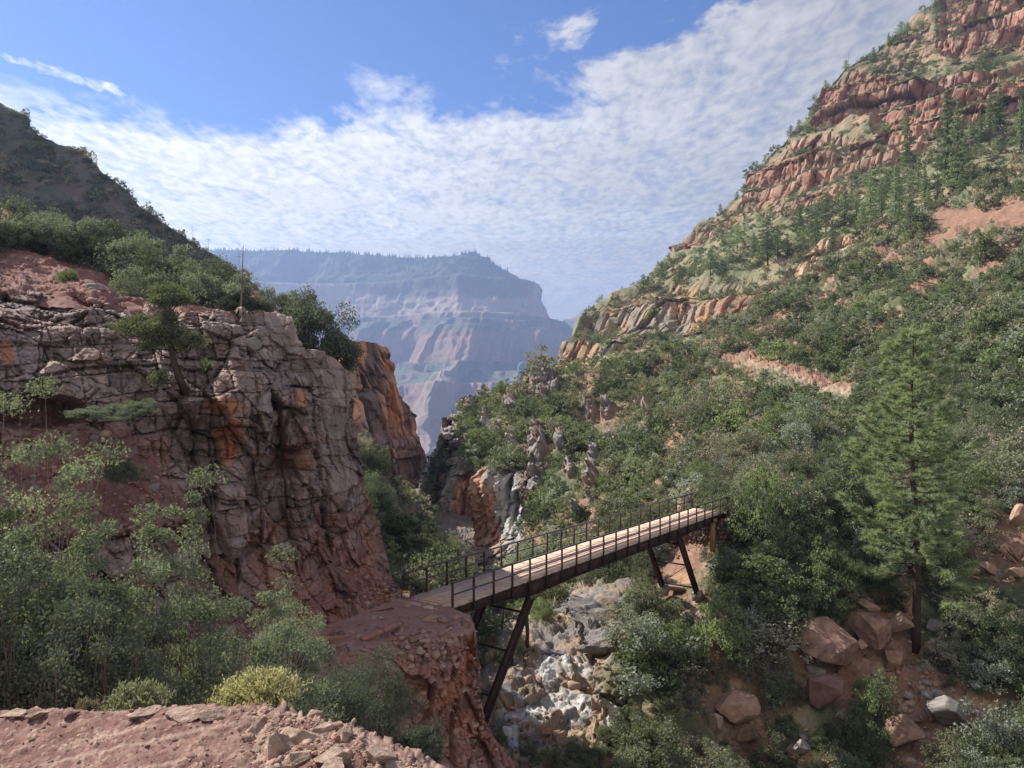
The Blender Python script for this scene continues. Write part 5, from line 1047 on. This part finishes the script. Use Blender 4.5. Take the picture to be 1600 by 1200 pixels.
o = link_mesh('boulder', stone_mesh('boulder', 611, (.85, .7, .5), M['stone_grey'], 5, 12, .05)); o.location = tuple(W3(157, 462, 36)); o.rotation_euler = (0, .45, .3); tag(o, 'pale flat-topped boulder resting on the rim of the left cliff', 'boulder')
o = link_mesh('boulder', stone_mesh('boulder', 612, (.35, .3, .25), M['stone_pink'], 3, 12, .05)); o.location = tuple(W3(290, 483, 34)); tag(o, 'small reddish boulder beside the juniper top on the cliff rim', 'boulder')
o = link_mesh('boulder', stone_mesh('boulder', 613, (.72, .6, .36), M['stone_grey'], 3, 10, .04, (.5, .75))); o.location = tuple(W3(385, 538, 33.6)); tag(o, 'square grey block perched on the ledge below the agave stalk', 'boulder')
# stones edging the path
ST = [(18, 1114, 26, 7), (62, 1114, 20, 7), (108, 1114, 20, 7, 'boulder_red'), (150, 1119, 26, 5), (228, 1111, 30, 6), (285, 1114, 38, 8), (340, 1116, 26, 8), (400, 1138, 30, 16), (432, 1168, 42, 24), (448, 1205, 36, 24), (495, 1118, 27, 14), (478, 1150, 44, 20), (470, 1180, 30, 14), (530, 1175, 52, 20), (562, 1160, 32, 20), (592, 1180, 40, 16), (520, 1205, 50, 16), (620, 1196, 30, 12), (505, 1136, 20, 10), (540, 1145, 22, 12), (455, 1140, 18, 9)]
STL = ['', '', '', '']
sd_ = []
for i, t in enumerate(ST):
    x, y, w, h = t[:4]; mt = t[4] if len(t) > 4 else 'stone_tan'; p = surf_seen(B['trail'], x, y+4); D = p[1]; s = D/F; q = W3(x, y, D)
    o = link_mesh('stone', stone_mesh('stone', 700+i, (w*s*1.1, w*s*.8, h*s*1.15), M[mt], 5, 11, .07)); o.location = (q[0], q[1], q[2]-.3*h*s); o.rotation_euler = (0, float(np.random.default_rng(i).normal()*.2), i*1.1)
    side = 'along the path edge' if x < 380 else 'in the path edge heap'
    tag(o, ('reddish stone ' if mt != 'stone_tan' else 'pale tan stone ')+side, 'stone', ('reddish ' if mt != 'stone_tan' else 'pale ')+'stones '+side)
def log(name, a, b, r0, label, mat='timber'):
    a, b = np.array(a), np.array(b); r = b-a; t = MB(); n = 7; pts = np.array([r*u for u in np.linspace(0, 1, n)])+np.random.default_rng(int(r0*1e4)).normal(size=(n, 3))*r0*.12; t.tube(pts, r0*(1+.1*np.sin(np.arange(n)*2.1)), 9); o = t.obj(name, M[mat], None, True, a); tag(o, label, 'log')
M['redwood'] = plain_mat('red_dusty_wood', (0.30, 0.16, 0.115), .9, .3, 6, .4)
log('log', W3(500, 999, 28.2), W3(548, 995, 28.4), .10, 'short dusty log lying at the front of the landing, left one', 'redwood'); log('log', W3(565, 999, 28.0), W3(598, 988, 28.6), .12, 'dusty red log across the front of the landing, middle one', 'redwood'); log('log', W3(600, 986, 28.6), W3(627, 974, 29.6), .11, 'dusty red log on the landing, nearest to the bridge', 'redwood')
log('fallen_log', W3(560, 958, 31.0), W3(612, 948, 32), .06, 'thin branch lying at the back of the landing under the cliff', 'redwood')
log('wooden_post', W3(824, 1012, 52), W3(823, 955, 52), .13, 'dark upright post in the gorge behind the near bridge leg', 'bark')
# loose rock: heap on the landing, rubble of the gorge and on the path
def rubble(name, pts, sizes, mats, seed, label=None):
    R = np.random.default_rng(seed); V0, T0 = ICO[2]; Vs = []; Ts = []; mi = []; n = 0
    shapes = []
    for k in range(8):
        V = V0.copy()
        for c in range(10): d = R.normal(size=3); d /= np.linalg.norm(d); lim = R.uniform(.45, .85); t = V@d; V -= np.where(t > lim, t-lim, 0)[:, None]*d
        shapes.append(V*np.array([1, R.uniform(.6, .9), R.uniform(.45, .8)]))
    for p, s in zip(pts, sizes):
        V = shapes[R.integers(8)]; a = R.uniform(0, 6.28); ca, sa = math.cos(a), math.sin(a); Vs.append(V@np.array([[ca, sa, 0], [-sa, ca, 0], [0, 0, 1]])*s+p); Ts.append(T0+n); n += len(V); mi += [int(R.integers(len(mats)))]*len(T0)
    o = link_mesh(name, new_mesh(np.concatenate(Vs), tris=np.concatenate(Ts), mats=[M[m] for m in mats], midx=mi, name=name)); o['kind'] = 'stuff'
def pick(body, n, fn, seed):
    R = np.random.default_rng(seed); h, w = body.px.shape; i = R.integers(2, h-2, n*12); j = R.integers(2, w-2, n*12); k = R.random(n*12) < fn(body.px[i, j], body.py[i, j]); return body.G[i[k][:n], j[k][:n]], R
P, R = pick(B['land'], 900, lambda x, y: (.10*sstep(1000, 985, y)+blob(x, y, 660, 1008, 50, 20)+.25*blob(x, y, 690, 985, 60, 20)+.10*sstep(1000, 1040, y)), 1); rubble('loose_stones', P, R.lognormal(-2.35, .55, len(P)), ['boulder_red', 'stone_pink', 'boulder', 'stone_tan'], 2)
P, R = pick(B['slope'], 1600, lambda x, y: np.clip(1.0*blob(x, y, 1450, 1090, 70, 60)+.12*blob(x, y, 860, 1090, 80, 60)+.6*blob(x, y, 1560, 880, 60, 40)+.6*blob(x, y, 1270, 1175, 80, 25)+.5*blob(x, y, 1080, 1060, 60, 50)+.5*blob(x, y, 1400, 960, 50, 40)+.12*sstep(880, 960, y), 0, 1), 3)
rubble('rubble', P, R.lognormal(-2.0, .65, len(P)), ['stone_pink', 'stone_grey', 'stone_tan', 'boulder'], 4)
P, R = pick(B['trail'], 5200, lambda x, y: .13+.9*sstep(350, 430, x)*sstep(1230, 1150, y), 5); rubble('gravel', P, R.lognormal(-5.0, .6, len(P)), ['stone_pink', 'boulder_red', 'stone_tan', 'boulder'], 6)
P, R = pick(B['cliff'], 1500, lambda x, y: np.clip(poly_mask(x, y, [(-200, 640), (80, 650), (220, 690), (320, 800), (300, 850), (-200, 850)], 12)*.7+poly_mask(x, y, [(-200, 380), (0, 375), (120, 430), (200, 470), (0, 468), (-200, 470)], 8)*.8+.5*blob(x, y, 600, 925, 40, 20), 0, 1), 7); rubble('scree_stones', P, R.lognormal(-2.6, .55, len(P)), ['boulder_red', 'stone_grey', 'boulder', 'stone_pink'], 8)
# forest along the rim of the mesa
def rim_forest():
    b = B['mesa']; R = np.random.default_rng(12); V = []; T = []
    for k in range(1500):
        j = R.integers(2, b.px.shape[1]-2); i = int(abs(R.normal())*10); 
        if b.px[0, j] > 800 and R.random() < .75: continue
        p = b.G[min(i, 60)+b.back, j]; h = R.uniform(14, 34)*(1 if b.px[0, j] < 800 else .6); w = h*R.uniform(.16, .3); n = len(V); a = R.uniform(0, 1.6)
        for q in range(4): V.append(p+np.array([math.cos(a+q*1.57)*w, math.sin(a+q*1.57)*w, -3]))
        V.append(p+np.array([0, 0, h])); T += [(n+q, n+(q+1) % 4, n+4) for q in range(4)]
    o = link_mesh('rim_forest', new_mesh(np.array(V), tris=T, mats=[M['forest']], name='rim_forest')); o['kind'] = 'stuff'
rim_forest()

# ------------------------------------------------------------------ the air
def haze():
    m = bpy.data.materials.new('haze'); m.use_nodes = True; nt = m.node_tree; nt.nodes.clear(); out = N(nt, 'ShaderNodeOutputMaterial'); v = N(nt, 'ShaderNodeVolumePrincipled')
    v.inputs['Color'].default_value = (0.34, 0.47, 0.76, 1); v.inputs['Density'].default_value = HAZE; v.inputs['Anisotropy'].default_value = 0.35; L(nt, v.outputs[0], out.inputs['Volume'])
    b = MB(); b.bar((-4300, 3900, -20), (4300, 3900, -20), 8600, 1900)
    o = b.obj('haze', m); o['kind'] = 'stuff'
HAZE = 0.00013
haze()

number_labels()
